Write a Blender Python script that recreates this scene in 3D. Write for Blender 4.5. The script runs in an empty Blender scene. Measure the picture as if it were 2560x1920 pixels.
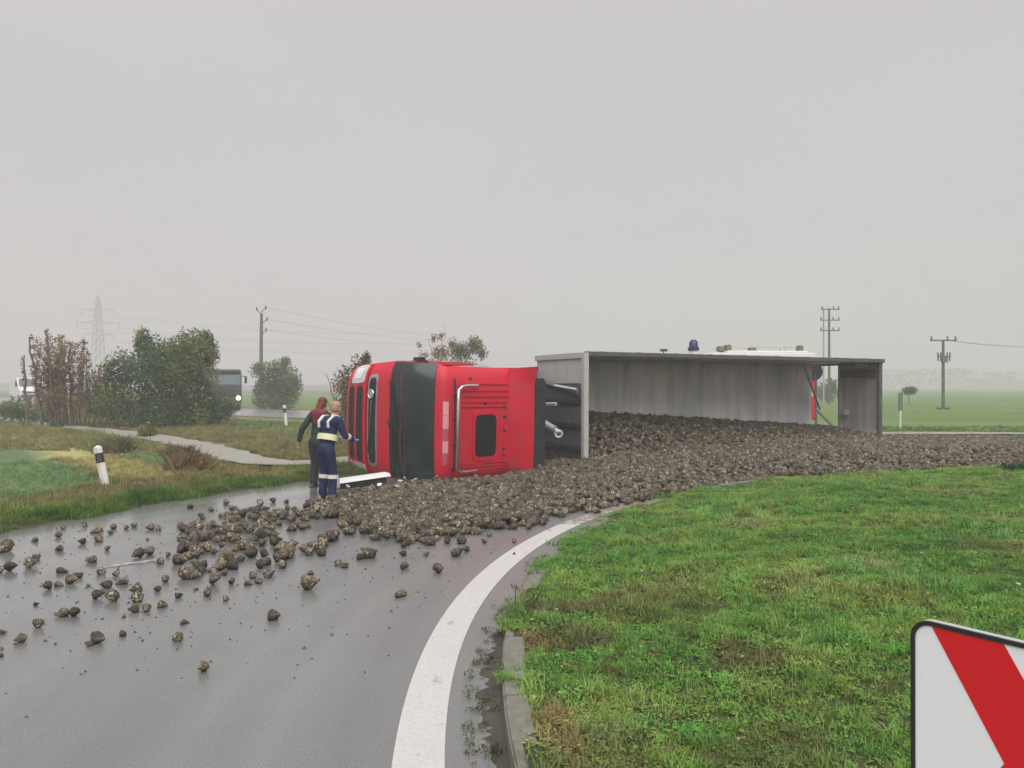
import bpy, bmesh, math, random
import numpy as np
from mathutils import Vector, Matrix

random.seed(7)
rng = np.random.default_rng(11)
S = bpy.context.scene
COL = S.collection
R = math.radians

# ------------------------------------------------------------------ camera
CAM_H = 1.8
FPX = 2009.0            # focal length in pixels of the 2560 wide photograph
HORIZON = 965.0
cam_d = bpy.data.cameras.new("camera")
cam_d.sensor_width = 36.0
cam_d.lens = FPX / 2560.0 * 36.0
cam_d.clip_start = 0.05
cam_d.clip_end = 9000.0
cam = bpy.data.objects.new("camera", cam_d)
cam.location = (0, 0, CAM_H)
cam.rotation_euler = (R(90.0) + math.atan((HORIZON - 960.0) / FPX), 0, 0)
COL.objects.link(cam)
S.camera = cam

# ------------------------------------------------------------------ sky
W = bpy.data.worlds.new("World")
S.world = W
W.use_nodes = True
SUN_EL, SUN_AZ = R(57.0), R(172.0)      # sun_rotation: clockwise from +Y
nt = W.node_tree
nt.nodes.clear()
n_out = nt.nodes.new("ShaderNodeOutputWorld")
n_sky = nt.nodes.new("ShaderNodeTexSky")
n_sky.sky_type = 'NISHITA'
n_sky.sun_disc = False
n_sky.sun_elevation = SUN_EL
n_sky.sun_rotation = SUN_AZ
n_sky.dust_density = 6.0
n_bg1 = nt.nodes.new("ShaderNodeBackground")
n_bg1.inputs[1].default_value = 0.05
nt.links.new(n_sky.outputs[0], n_bg1.inputs[0])
# the closed grey cloud deck
n_tc = nt.nodes.new("ShaderNodeTexCoord")
n_sep = nt.nodes.new("ShaderNodeSeparateXYZ")
nt.links.new(n_tc.outputs["Generated"], n_sep.inputs[0])
n_ramp = nt.nodes.new("ShaderNodeValToRGB")
n_ramp.color_ramp.interpolation = 'EASE'
e = n_ramp.color_ramp.elements
e[0].position = 0.0
e[0].color = (0.245, 0.237, 0.234, 1)
e[1].position = 1.0
e[1].color = (0.30, 0.292, 0.306, 1)
m = e.new(0.30)
m.color = (0.240, 0.231, 0.240, 1)
nt.links.new(n_sep.outputs[2], n_ramp.inputs[0])
n_map = nt.nodes.new("ShaderNodeMapping")
n_map.inputs["Scale"].default_value = (1.2, 1.2, 4.0)
nt.links.new(n_tc.outputs["Generated"], n_map.inputs[0])
n_noise = nt.nodes.new("ShaderNodeTexNoise")
n_noise.inputs["Scale"].default_value = 1.3
n_noise.inputs["Detail"].default_value = 4.0
n_noise.inputs["Roughness"].default_value = 0.45
nt.links.new(n_map.outputs[0], n_noise.inputs[0])
n_mr = nt.nodes.new("ShaderNodeMapRange")
n_mr.inputs[1].default_value = 0.3
n_mr.inputs[2].default_value = 0.7
n_mr.inputs[3].default_value = 0.965
n_mr.inputs[4].default_value = 1.035
nt.links.new(n_noise.outputs[0], n_mr.inputs[0])
n_bg2 = nt.nodes.new("ShaderNodeBackground")
nt.links.new(n_ramp.outputs[0], n_bg2.inputs[0])
nt.links.new(n_mr.outputs[0], n_bg2.inputs[1])
n_mix = nt.nodes.new("ShaderNodeMixShader")
n_mix.inputs[0].default_value = 0.95
nt.links.new(n_bg1.outputs[0], n_mix.inputs[1])
nt.links.new(n_bg2.outputs[0], n_mix.inputs[2])
nt.links.new(n_mix.outputs[0], n_out.inputs[0])

# ------------------------------------------------------------------ sun behind the cloud
sun_d = bpy.data.lights.new("sun", 'SUN')
sun_d.energy = 1.5
sun_d.angle = R(75.0)
sun_d.color = (1.0, 0.975, 0.94)
sun = bpy.data.objects.new("sun", sun_d)
_d = Vector((math.sin(SUN_AZ) * math.cos(SUN_EL), math.cos(SUN_AZ) * math.cos(SUN_EL), math.sin(SUN_EL)))
sun.rotation_euler = _d.to_track_quat('Z', 'Y').to_euler()
sun.location = _d * 60
COL.objects.link(sun)

# ------------------------------------------------------------------ exposure and render
S.view_settings.view_transform = 'Standard'
S.view_settings.look = 'None'
S.view_settings.exposure = 1.35
S.view_settings.gamma = 1.0
S.view_settings.use_curve_mapping = False
S.render.engine = 'CYCLES'
S.cycles.max_bounces = 6
S.cycles.diffuse_bounces = 3
S.cycles.glossy_bounces = 3
S.cycles.transmission_bounces = 4
S.cycles.volume_bounces = 1
S.cycles.use_denoising = True
S.cycles.sample_clamp_indirect = 4.0
S.cycles.caustics_reflective = False
S.cycles.caustics_refractive = False
HAZE_DENSITY = 0.0033


# ================================================================== helpers
def px(x, y, z=0.0):
    """a point of the place at height z, from where the photograph shows it"""
    Y = (CAM_H - z) * FPX / (y - HORIZON)
    return Vector(((x - 1280.0) / FPX * Y, Y, z))


def at_depth(x, y, Y):
    return Vector(((x - 1280.0) / FPX * Y, Y, CAM_H - (y - HORIZON) * Y / FPX))


def tag(o, label=None, cat=None, group=None, kind=None):
    if label:
        o['label'] = label
    if cat:
        o['category'] = cat
    if group:
        o['group'] = group
    if kind:
        o['kind'] = kind
    return o


def empty(name, loc=(0, 0, 0), rz=0.0, M=None):
    o = bpy.data.objects.new(name, None)
    o.empty_display_size = 0.2
    COL.objects.link(o)
    if M is not None:
        o.matrix_world = M
    else:
        o.matrix_world = Matrix.Translation(Vector(loc)) @ Matrix.Rotation(rz, 4, 'Z')
    return o


class MB:
    """collects shapes and links them as one mesh object"""

    def __init__(self):
        self.v, self.f, self.c = [], [], []
        self.col = None

    def add(self, vs, fs, col=None):
        o = len(self.v)
        self.v += [tuple(p) for p in vs]
        self.f += [tuple(i + o for i in f) for f in fs]
        self.c += [col or (1, 1, 1)] * len(vs)
        return self

    def box(self, c, s, M=None, col=None):
        x, y, z = [q / 2 for q in s]
        vs = [Vector((sx * x, sy * y, sz * z)) for sx in (-1, 1) for sy in (-1, 1) for sz in (-1, 1)]
        if M is not None:
            vs = [M @ p for p in vs]
        vs = [p + Vector(c) for p in vs]
        return self.add(vs, [(0, 1, 3, 2), (4, 6, 7, 5), (0, 4, 5, 1), (2, 3, 7, 6), (0, 2, 6, 4), (1, 5, 7, 3)], col)

    def tube(self, pts, rad, n=8, cap=True, col=None):
        pts = [Vector(p) for p in pts]
        rs = rad if isinstance(rad, (list, tuple)) else [rad] * len(pts)
        vs, fs = [], []
        ref = None
        for i, p in enumerate(pts):
            if i == 0:
                d = pts[1] - p
            elif i == len(pts) - 1:
                d = p - pts[i - 1]
            else:
                d = (pts[i + 1] - pts[i - 1])
            d.normalize()
            if ref is None:
                ref = Vector((0, 0, 1)) if abs(d.z) < 0.9 else Vector((1, 0, 0))
            a = d.cross(ref).normalized()
            b = d.cross(a).normalized()
            ref = -b if False else ref
            for k in range(n):
                t = 2 * math.pi * k / n
                vs.append(p + (a * math.cos(t) + b * math.sin(t)) * rs[i])
        for i in range(len(pts) - 1):
            for k in range(n):
                k2 = (k + 1) % n
                fs.append((i * n + k, i * n + k2, (i + 1) * n + k2, (i + 1) * n + k))
        if cap:
            fs.append(tuple(range(n))[::-1])
            fs.append(tuple((len(pts) - 1) * n + k for k in range(n)))
        return self.add(vs, fs, col)

    def beam(self, p0, p1, w, h, up=(0, 0, 1), col=None):
        p0, p1 = Vector(p0), Vector(p1)
        d = (p1 - p0).normalized()
        u = Vector(up)
        a = d.cross(u)
        if a.length < 1e-4:
            a = d.cross(Vector((1, 0, 0)))
        a.normalize()
        b = a.cross(d).normalized()
        vs = []
        for p in (p0, p1):
            for sa, sb in ((-1, -1), (1, -1), (1, 1), (-1, 1)):
                vs.append(p + a * sa * w / 2 + b * sb * h / 2)
        return self.add(vs, [(0, 1, 2, 3), (7, 6, 5, 4), (0, 4, 5, 1), (1, 5, 6, 2), (2, 6, 7, 3), (3, 7, 4, 0)], col)

    def prism(self, poly, a, b, axis='y', col=None):
        """a 2-D outline pushed from a to b along an axis"""
        n = len(poly)

        def P(p, t):
            return {'y': (p[0], t, p[1]), 'x': (t, p[0], p[1]), 'z': (p[0], p[1], t)}[axis]
        vs = [P(p, a) for p in poly] + [P(p, b) for p in poly]
        fs = [tuple(range(n)), tuple(range(2 * n - 1, n - 1, -1))]
        fs += [(i, i + n, (i + 1) % n + n, (i + 1) % n) for i in range(n)]
        return self.add(vs, fs, col)

    def ball(self, c, r, nu=12, nv=8, col=None):
        rx, ry, rz = r if isinstance(r, (tuple, list)) else (r, r, r)
        vs, fs = [(c[0], c[1], c[2] + rz)], []
        for i in range(1, nv):
            a = math.pi * i / nv
            for k in range(nu):
                t = 2 * math.pi * k / nu
                vs.append((c[0] + rx * math.sin(a) * math.cos(t), c[1] + ry * math.sin(a) * math.sin(t), c[2] + rz * math.cos(a)))
        vs.append((c[0], c[1], c[2] - rz))
        for k in range(nu):
            fs.append((0, 1 + k, 1 + (k + 1) % nu))
            fs.append((len(vs) - 1, 1 + (nv - 2) * nu + (k + 1) % nu, 1 + (nv - 2) * nu + k))
        for i in range(nv - 2):
            for k in range(nu):
                a, b = 1 + i * nu + k, 1 + i * nu + (k + 1) % nu
                fs.append((a, a + nu, b + nu, b))
        return self.add(vs, fs, col)

    def torus(self, c, ax, R_, r, n=24, m_=8):
        c, ax = Vector(c), Vector(ax).normalized()
        a = ax.cross(Vector((0, 0, 1)) if abs(ax.z) < 0.9 else Vector((1, 0, 0))).normalized()
        b = ax.cross(a)
        vs, fs = [], []
        for i in range(n):
            t = 2 * math.pi * i / n
            e_ = a * math.cos(t) + b * math.sin(t)
            for k in range(m_):
                s = 2 * math.pi * k / m_
                vs.append(c + e_ * (R_ + r * math.cos(s)) + ax * r * math.sin(s))
        for i in range(n):
            for k in range(m_):
                fs.append((i * m_ + k, i * m_ + (k + 1) % m_, ((i + 1) % n) * m_ + (k + 1) % m_, ((i + 1) % n) * m_ + k))
        return self.add(vs, fs)

    def mesh(self, name, smooth=35.0, bevel=0.0):
        me = bpy.data.meshes.new(name)
        me.from_pydata(self.v, [], self.f)
        me.update()
        bm = bmesh.new()
        bm.from_mesh(me)
        bmesh.ops.recalc_face_normals(bm, faces=bm.faces)
        if bevel > 0:
            ed = [q for q in bm.edges if len(q.link_faces) == 2 and q.calc_face_angle(0) > R(40)]
            bmesh.ops.bevel(bm, geom=ed, offset=bevel, segments=2, affect='EDGES', clamp_overlap=True)
        bm.to_mesh(me)
        bm.free()
        if smooth:
            me.polygons.foreach_set('use_smooth', [True] * len(me.polygons))
            me.set_sharp_from_angle(angle=R(smooth))
        return me

    def build(self, name, mat, parent=None, smooth=35.0, bevel=0.0, colors=False):
        me = self.mesh(name, smooth, bevel)
        if colors and bevel == 0:
            at = me.color_attributes.new('tint', 'FLOAT_COLOR', 'POINT')
            arr = np.ones((len(me.vertices), 4), dtype=np.float32)
            arr[:, :3] = np.array(self.c, dtype=np.float32)
            at.data.foreach_set('color', arr.ravel())
        me.materials.append(mat)
        return link(name, me, parent)


def link(name, me, parent=None):
    o = bpy.data.objects.new(name, me)
    COL.objects.link(o)
    if parent is not None:
        o.parent = parent
    return o


def np_mesh(name, verts, faces, mat, cols=None, smooth=False):
    """quads or triangles from arrays"""
    me = bpy.data.meshes.new(name)
    verts = np.asarray(verts, dtype=np.float32)
    faces = np.asarray(faces, dtype=np.int32)
    nf, k = faces.shape
    me.vertices.add(len(verts))
    me.vertices.foreach_set('co', verts.ravel())
    me.loops.add(nf * k)
    me.loops.foreach_set('vertex_index', faces.ravel())
    me.polygons.add(nf)
    me.polygons.foreach_set('loop_start', np.arange(0, nf * k, k, dtype=np.int32))
    me.update(calc_edges=True)
    me.validate()
    if smooth:
        me.polygons.foreach_set('use_smooth', [True] * nf)
    if cols is not None:
        at = me.color_attributes.new('tint', 'FLOAT_COLOR', 'POINT')
        a = np.ones((len(verts), 4), dtype=np.float32)
        a[:, :3] = cols
        at.data.foreach_set('color', a.ravel())
    me.materials.append(mat)
    return me


# ------------------------------------------------------------------ materials
class NT:
    def __init__(self, name):
        self.m = bpy.data.materials.new(name)
        self.m.use_nodes = True
        self.t = self.m.node_tree
        self.b = self.t.nodes["Principled BSDF"]

    def n(self, typ, **kw):
        q = self.t.nodes.new(typ)
        for k, v in kw.items():
            if k.startswith('i_'):
                q.inputs[k[2:].replace('_', ' ')].default_value = v
            else:
                setattr(q, k, v)
        return q

    def l(self, a, b):
        self.t.links.new(a, b)

    def noise(self, scale, detail=4.0, rough=0.55, coord='Object', stretch=None, w=None):
        if coord == 'World':
            g = self.n("ShaderNodeNewGeometry").outputs["Position"]
        else:
            g = self.n("ShaderNodeTexCoord").outputs[coord]
        if stretch:
            mp = self.n("ShaderNodeMapping")
            mp.inputs["Scale"].default_value = stretch
            self.l(g, mp.inputs[0])
            g = mp.outputs[0]
        q = self.n("ShaderNodeTexNoise")
        q.inputs["Scale"].default_value = scale
        q.inputs["Detail"].default_value = detail
        q.inputs["Roughness"].default_value = rough
        self.l(g, q.inputs["Vector"])
        return q.outputs[0]

    def ramp(self, fac, stops):
        q = self.n("ShaderNodeValToRGB")
        el = q.color_ramp.elements
        el[0].position, el[0].color = stops[0][0], (*stops[0][1], 1)
        el[1].position, el[1].color = stops[-1][0], (*stops[-1][1], 1)
        for p, c in stops[1:-1]:
            w = el.new(p)
            w.color = (*c, 1)
        self.l(fac, q.inputs[0])
        return q.outputs[0]

    def mix(self, fac, a, b, mode='MIX'):
        q = self.n("ShaderNodeMix", data_type='RGBA', blend_type=mode)
        for sock, val in ((q.inputs[0], fac), (q.inputs[6], a), (q.inputs[7], b)):
            if hasattr(val, 'links'):
                self.l(val, sock)
            elif isinstance(val, (int, float)):
                sock.default_value = val
            else:
                sock.default_value = (*val, 1)
        return q.outputs[2]

    def math(self, op, a, b=None, c=None, clamp=False):
        q = self.n("ShaderNodeMath", operation=op, use_clamp=clamp)
        for i, val in enumerate((a, b, c)):
            if val is None:
                continue
            if hasattr(val, 'links'):
                self.l(val, q.inputs[i])
            else:
                q.inputs[i].default_value = val
        return q.outputs[0]

    def maprange(self, v, a, b, c, d):
        q = self.n("ShaderNodeMapRange")
        self.l(v, q.inputs[0])
        for i, k in enumerate((a, b, c, d)):
            q.inputs[i + 1].default_value = k
        return q.outputs[0]

    def set(self, color=None, rough=None, metal=None, spec=None):
        for key, val in (("Base Color", color), ("Roughness", rough), ("Metallic", metal), ("Specular IOR Level", spec)):
            if val is None:
                continue
            s = self.b.inputs[key]
            if hasattr(val, 'links'):
                self.l(val, s)
            elif isinstance(val, (int, float)):
                s.default_value = val
            else:
                s.default_value = (*val, 1)
        return self

    def bump(self, h, strength=0.3, dist=0.01):
        q = self.n("ShaderNodeBump")
        q.inputs["Strength"].default_value = strength
        q.inputs["Distance"].default_value = dist
        self.l(h, q.inputs["Height"])
        self.l(q.outputs[0], self.b.inputs["Normal"])
        return self


def mat_plain(name, col, rough=0.5, metal=0.0, var=0.18, scale=6.0, spec=0.5, dirt=None, dirt_amt=0.5, coord='Object'):
    k = NT(name)
    nz = k.noise(scale, 5.0, 0.6, coord)
    c = k.ramp(nz, [(0.25, tuple(q * (1 - var) for q in col)), (0.75, tuple(min(1, q * (1 + var)) for q in col))])
    if dirt:
        nd = k.noise(scale * 0.6 + 1.3, 6.0, 0.7, coord)
        f = k.maprange(nd, 0.5, 0.72, 0.0, dirt_amt)
        c = k.mix(f, c, dirt)
    r = k.maprange(k.noise(scale * 2.1, 3.0, 0.5, coord), 0.2, 0.8, max(0.02, rough - 0.08), min(1, rough + 0.08))
    k.set(c, r, metal, spec)
    return k.m


def mat_tint(name, source='GEOMETRY', rough=0.55, var=0.25, scale=20.0, spec=0.3, trans=0.0):
    """colour from a per-leaf attribute"""
    k = NT(name)
    a = k.n("ShaderNodeAttribute", attribute_type=source, attribute_name='tint')
    nz = k.noise(scale, 2.0)
    c = k.mix(1.0, a.outputs[0], k.ramp(nz, [(0.2, (1 - var,) * 3), (0.8, (1 + var,) * 3)]), 'MULTIPLY')
    k.set(c, rough, 0.0, spec)
    if trans:
        tr = k.n("ShaderNodeBsdfTranslucent")
        k.l(c, tr.inputs[0])
        mx = k.n("ShaderNodeMixShader")
        mx.inputs[0].default_value = trans
        k.l(k.b.outputs[0], mx.inputs[1])
        k.l(tr.outputs[0], mx.inputs[2])
        k.l(mx.outputs[0], k.t.nodes["Material Output"].inputs[0])
    return k.m


M = {}
M['red'] = mat_plain('red_paint', (0.58, 0.012, 0.038), 0.42, var=0.07, scale=3.0, spec=0.35, dirt=(0.24, 0.075, 0.06), dirt_amt=0.6)
M['black'] = mat_plain('black_plastic', (0.018, 0.019, 0.02), 0.5, var=0.3, scale=8.0)
M['soot'] = mat_plain('black_chassis', (0.022, 0.024, 0.025), 0.7, var=0.4, scale=5.0, dirt=(0.07, 0.062, 0.052), dirt_amt=0.4)
M['glass'] = mat_plain('dark_glass', (0.012, 0.015, 0.016), 0.08, var=0.3, scale=2.0, spec=0.6)
M['tint_glass'] = mat_plain('tinted_visor', (0.016, 0.028, 0.028), 0.22, var=0.25, scale=3.0)
M['chrome'] = mat_plain('chrome', (0.72, 0.72, 0.72), 0.18, 1.0, var=0.06)
M['silver'] = mat_plain('silver_steel', (0.42, 0.43, 0.44), 0.42, 0.6, var=0.15)
M['lamp'] = mat_plain('lamp_glass', (0.62, 0.60, 0.60), 0.12, 0.2, var=0.15, scale=9.0)
M['rubber'] = mat_plain('tyre_rubber', (0.025, 0.025, 0.026), 0.75, var=0.3, dirt=(0.09, 0.08, 0.07), dirt_amt=0.5)
M['white'] = mat_plain('white_paint', (0.74, 0.74, 0.73), 0.4, var=0.05, dirt=(0.42, 0.40, 0.36), dirt_amt=0.35)
M['post_white'] = mat_plain('white_post_plastic', (0.72, 0.71, 0.68), 0.5, var=0.07, dirt=(0.35, 0.32, 0.26), dirt_amt=0.5)
M['galv'] = mat_plain('galvanised_steel', (0.50, 0.50, 0.48), 0.5, 0.25, var=0.08, scale=2.5, dirt=(0.30, 0.28, 0.25), dirt_amt=0.4)
M['dark_steel'] = mat_plain('dark_painted_steel', (0.10, 0.105, 0.11), 0.55, 0.2, var=0.25, dirt=(0.16, 0.14, 0.12), dirt_amt=0.5)
M['skin'] = mat_plain('skin', (0.52, 0.30, 0.21), 0.55, var=0.1)
M['navy'] = mat_plain('navy_cloth', (0.022, 0.030, 0.085), 0.85, var=0.4, scale=9, spec=0.15, dirt=(0.06, 0.06, 0.085), dirt_amt=0.5)
M['dark_green'] = mat_plain('dark_green_cloth', (0.010, 0.030, 0.029), 0.8, var=0.25, scale=14)
M['dark_cloth'] = mat_plain('black_cloth', (0.017, 0.022, 0.026), 0.85, var=0.25, scale=14)
M['maroon'] = mat_plain('maroon_cloth', (0.16, 0.018, 0.028), 0.8, var=0.25, scale=14)
M['blond'] = mat_plain('fair_hair', (0.34, 0.23, 0.14), 0.7, var=0.2, scale=60)
M['redhair'] = mat_plain('red_brown_hair', (0.13, 0.03, 0.022), 0.7, var=0.3, scale=60)
M['hivis'] = mat_plain('reflective_band', (0.70, 0.70, 0.42), 0.4, var=0.08)
M['pale_band'] = mat_plain('pale_reflective_tape', (0.68, 0.68, 0.64), 0.4, var=0.08)
M['blue_glove'] = mat_plain('light_blue_glove', (0.16, 0.40, 0.62), 0.5, var=0.12)
M['shoe'] = mat_plain('shoe_leather', (0.03, 0.028, 0.027), 0.6, var=0.25)
M['concrete'] = mat_plain('concrete', (0.165, 0.16, 0.13), 0.85, var=0.3, scale=9.0, dirt=(0.075, 0.085, 0.035), dirt_amt=0.85)
M['wood'] = mat_plain('weathered_wood', (0.105, 0.085, 0.066), 0.85, var=0.3, scale=5)
M['bark'] = mat_plain('bark', (0.125, 0.10, 0.072), 0.9, var=0.35, scale=9)
M['lattice'] = mat_plain('lattice_steel', (0.38, 0.39, 0.40), 0.6, 0.2, var=0.1)
M['blue'] = mat_plain('blue_lamp_plastic', (0.014, 0.022, 0.085), 0.25, var=0.2)
M['yellow'] = mat_plain('yellow_film', (0.60, 0.52, 0.06), 0.4, var=0.1)
M['sign_white'] = mat_plain('sign_white_film', (0.84, 0.865, 0.88), 0.3, var=0.015, scale=2.0)
M['sign_red'] = mat_plain('sign_red_film', (0.66, 0.010, 0.014), 0.3, var=0.05, scale=2.0)
M['sign_black'] = mat_plain('sign_black_edge', (0.016, 0.018, 0.02), 0.4, var=0.2)
M['pink'] = mat_plain('pale_pink_film', (0.68, 0.33, 0.36), 0.4, var=0.08)
M['pink_dark'] = mat_plain('dull_pink_film', (0.46, 0.10, 0.13), 0.4, var=0.1)
M['green_sign'] = mat_plain('grey_green_sign_back', (0.12, 0.16, 0.13), 0.5, var=0.15)
M['leaf'] = mat_tint('leaf', 'GEOMETRY', rough=0.75, spec=0.10, trans=0.3)
M['blade'] = mat_tint('grass_blade', 'INSTANCER', rough=0.65, spec=0.12, trans=0.3, scale=8)
M['mud'] = mat_plain('wet_mud', (0.055, 0.045, 0.036), 0.6, var=0.4, scale=5, coord='Object')


def mat_smeared_glass():
    k = NT('smeared_windscreen')
    a = k.noise(1.0, 6.0, 0.65, 'Object', (2.0, 0.6, 9.0))
    b = k.noise(3.0, 6.0, 0.7)
    c = k.ramp(a, [(0.42, (0.010, 0.012, 0.013)), (0.60, (0.028, 0.029, 0.029)), (0.75, (0.085, 0.080, 0.074))])
    c = k.mix(k.maprange(b, 0.56, 0.72, 0.0, 0.5), c, (0.10, 0.085, 0.07))
    k.set(c, k.maprange(a, 0.4, 0.7, 0.08, 0.4), 0.0, 0.6)
    return k.m


M['smear'] = mat_smeared_glass()


def mat_trailer():
    k = NT('worn_steel_sheet')
    g = k.n("ShaderNodeTexCoord").outputs["Object"]
    st = k.noise(1.0, 7.0, 0.65, 'Object', (3.2, 0.30, 0.3))
    st2 = k.noise(1.0, 5.0, 0.6, 'Object', (21.0, 0.8, 3.0))
    c = k.ramp(st, [(0.32, (0.46, 0.465, 0.47)), (0.48, (0.70, 0.70, 0.69)), (0.62, (0.80, 0.80, 0.78))])
    c = k.mix(k.maprange(st2, 0.5, 0.75, 0.0, 0.5), c, (0.42, 0.41, 0.39))
    big = k.noise(0.55, 3.0, 0.5)
    c = k.mix(k.maprange(big, 0.48, 0.68, 0.0, 0.6), c, (0.42, 0.425, 0.43))
    k.set(c, k.maprange(st, 0.3, 0.7, 0.45, 0.62), 0.1)
    return k.m


M['sheet'] = mat_trailer()


def mat_beet():
    k = NT('muddy_beet')
    at = k.n("ShaderNodeAttribute", attribute_type='GEOMETRY', attribute_name='tint')
    oi = k.n("ShaderNodeObjectInfo").outputs["Random"]
    nz = k.noise(9.0, 5.0, 0.65)
    skin = k.ramp(nz, [(0.34, (0.012, 0.010, 0.006)), (0.51, (0.062, 0.050, 0.033)), (0.70, (0.22, 0.172, 0.115))])
    tone = k.ramp(oi, [(0.0, (0.40, 0.40, 0.41)), (0.4, (0.72, 0.72, 0.71)), (0.75, (1.05, 1.0, 0.95)), (1.0, (1.6, 1.38, 1.15))])
    skin = k.mix(1.0, skin, tone, 'MULTIPLY')
    chip = k.noise(4.5, 4.0, 0.65)
    pale = k.math('MULTIPLY', k.math('MULTIPLY', at.outputs["Fac"], 1.3), k.maprange(chip, 0.50, 0.60, 0.0, 1.0), clamp=True)
    pale = k.math('MULTIPLY', pale, k.maprange(oi, 0.15, 0.5, 0.2, 1.0))
    c = k.mix(pale, skin, (0.50, 0.44, 0.31))
    k.set(c, k.maprange(nz, 0.3, 0.7, 0.62, 0.4), 0.0, 0.4)
    k.bump(k.noise(26.0, 4.0, 0.6), 0.5, 0.012)
    return k.m


M['beet'] = mat_beet()


def mat_asphalt():
    k = NT('wet_asphalt')
    fine = k.noise(95.0, 2.0, 0.6, 'World')
    mid = k.noise(0.9, 5.0, 0.6, 'World')
    wide = k.noise(0.22, 3.0, 0.5, 'World')
    c = k.ramp(fine, [(0.3, (0.072, 0.077, 0.074)), (0.55, (0.140, 0.147, 0.142)), (0.8, (0.275, 0.282, 0.270))])
    c = k.mix(k.maprange(mid, 0.45, 0.7, 0.0, 0.45), c, (0.15, 0.145, 0.138))
    # faint wheel tracks round the bend
    gp = k.n("ShaderNodeNewGeometry").outputs["Position"]
    dc = k.n("ShaderNodeVectorMath", operation='DISTANCE')
    k.l(gp, dc.inputs[0])
    dc.inputs[1].default_value = (12.5, 4.9, 0.0)
    cb = k.n("ShaderNodeCombineXYZ")
    k.l(k.math('MULTIPLY', dc.outputs["Value"], 2.6), cb.inputs[0])
    k.l(k.math('MULTIPLY', mid, 1.2), cb.inputs[1])
    tn = k.n("ShaderNodeTexNoise")
    tn.inputs["Scale"].default_value = 1.0
    tn.inputs["Detail"].default_value = 5.0
    k.l(cb.outputs[0], tn.inputs["Vector"])
    c = k.mix(1.0, c, k.ramp(tn.outputs[0], [(0.3, (0.80, 0.80, 0.80)), (0.7, (1.16, 1.16, 1.15))]), 'MULTIPLY')
    mud = k.noise(2.4, 6.0, 0.7, 'World')
    c = k.mix(k.maprange(mud, 0.58, 0.75, 0.0, 0.35), c, (0.125, 0.108, 0.088))
    wet = k.math('ADD', k.math('MULTIPLY', wide, 0.6), k.math('MULTIPLY', mid, 0.4))
    r = k.maprange(wet, 0.38, 0.62, 0.20, 0.36)
    k.set(c, k.maprange(fine, 0.3, 0.7, 0.55, 0.4), 0.0, 0.5)
    # a film of rain water lies over the stone
    # deeper towards the outer, lower side of the bend
    g = k.n("ShaderNodeNewGeometry").outputs["Position"]
    dv = k.n("ShaderNodeVectorMath", operation='DISTANCE')
    k.l(g, dv.inputs[0])
    dv.inputs[1].default_value = (12.5, 4.9, 0.0)
    low = k.maprange(dv.outputs["Value"], 14.6, 18.4, 0.0, 1.0)
    k.b.inputs["Coat Weight"].default_value = 1.0
    k.b.inputs["Coat IOR"].default_value = 1.62
    cr = k.math('ADD', k.maprange(wet, 0.38, 0.62, 0.06, 0.17), k.math('MULTIPLY', k.math('SUBTRACT', 1.0, low), 0.24))
    k.l(cr, k.b.inputs["Coat Roughness"])
    k.bump(k.math('ADD', fine, k.math('MULTIPLY', k.noise(30.0, 2.0, 0.5, 'World'), 0.5)), 0.22, 0.004)
    return k.m


M['asphalt'] = mat_asphalt()


def mat_line():
    k = NT('worn_white_marking')
    nz = k.noise(38.0, 4.0, 0.7, 'World')
    big = k.noise(1.7, 5.0, 0.7, 'World')
    c = k.ramp(nz, [(0.25, (0.40, 0.395, 0.375)), (0.5, (0.50, 0.495, 0.475)), (0.8, (0.56, 0.555, 0.535))])
    # dried mud over the far stretch, where the lorry scattered its load
    g = k.n("ShaderNodeNewGeometry").outputs["Position"]
    s = k.n("ShaderNodeSeparateXYZ")
    k.l(g, s.inputs[0])
    far = k.maprange(s.outputs[1], 9.6, 11.3, 0.0, 0.24)
    f = k.math('ADD', k.maprange(k.noise(7.0, 6.0, 0.75, 'World'), 0.60, 0.72, 0.0, 1.0),
               k.math('MULTIPLY', far, 1.0))
    thr = k.math('ADD', k.noise(5.0, 6.0, 0.75, 'World'), far)
    f = k.maprange(thr, 0.62, 0.70, 0.0, 0.9)
    c = k.mix(f, c, (0.16, 0.135, 0.10))
    c = k.mix(k.maprange(big, 0.5, 0.8, 0.0, 0.3), c, (0.42, 0.40, 0.36))
    k.set(c, 0.45)
    k.bump(nz, 0.2, 0.003)
    return k.m


M['line'] = mat_line()


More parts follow.
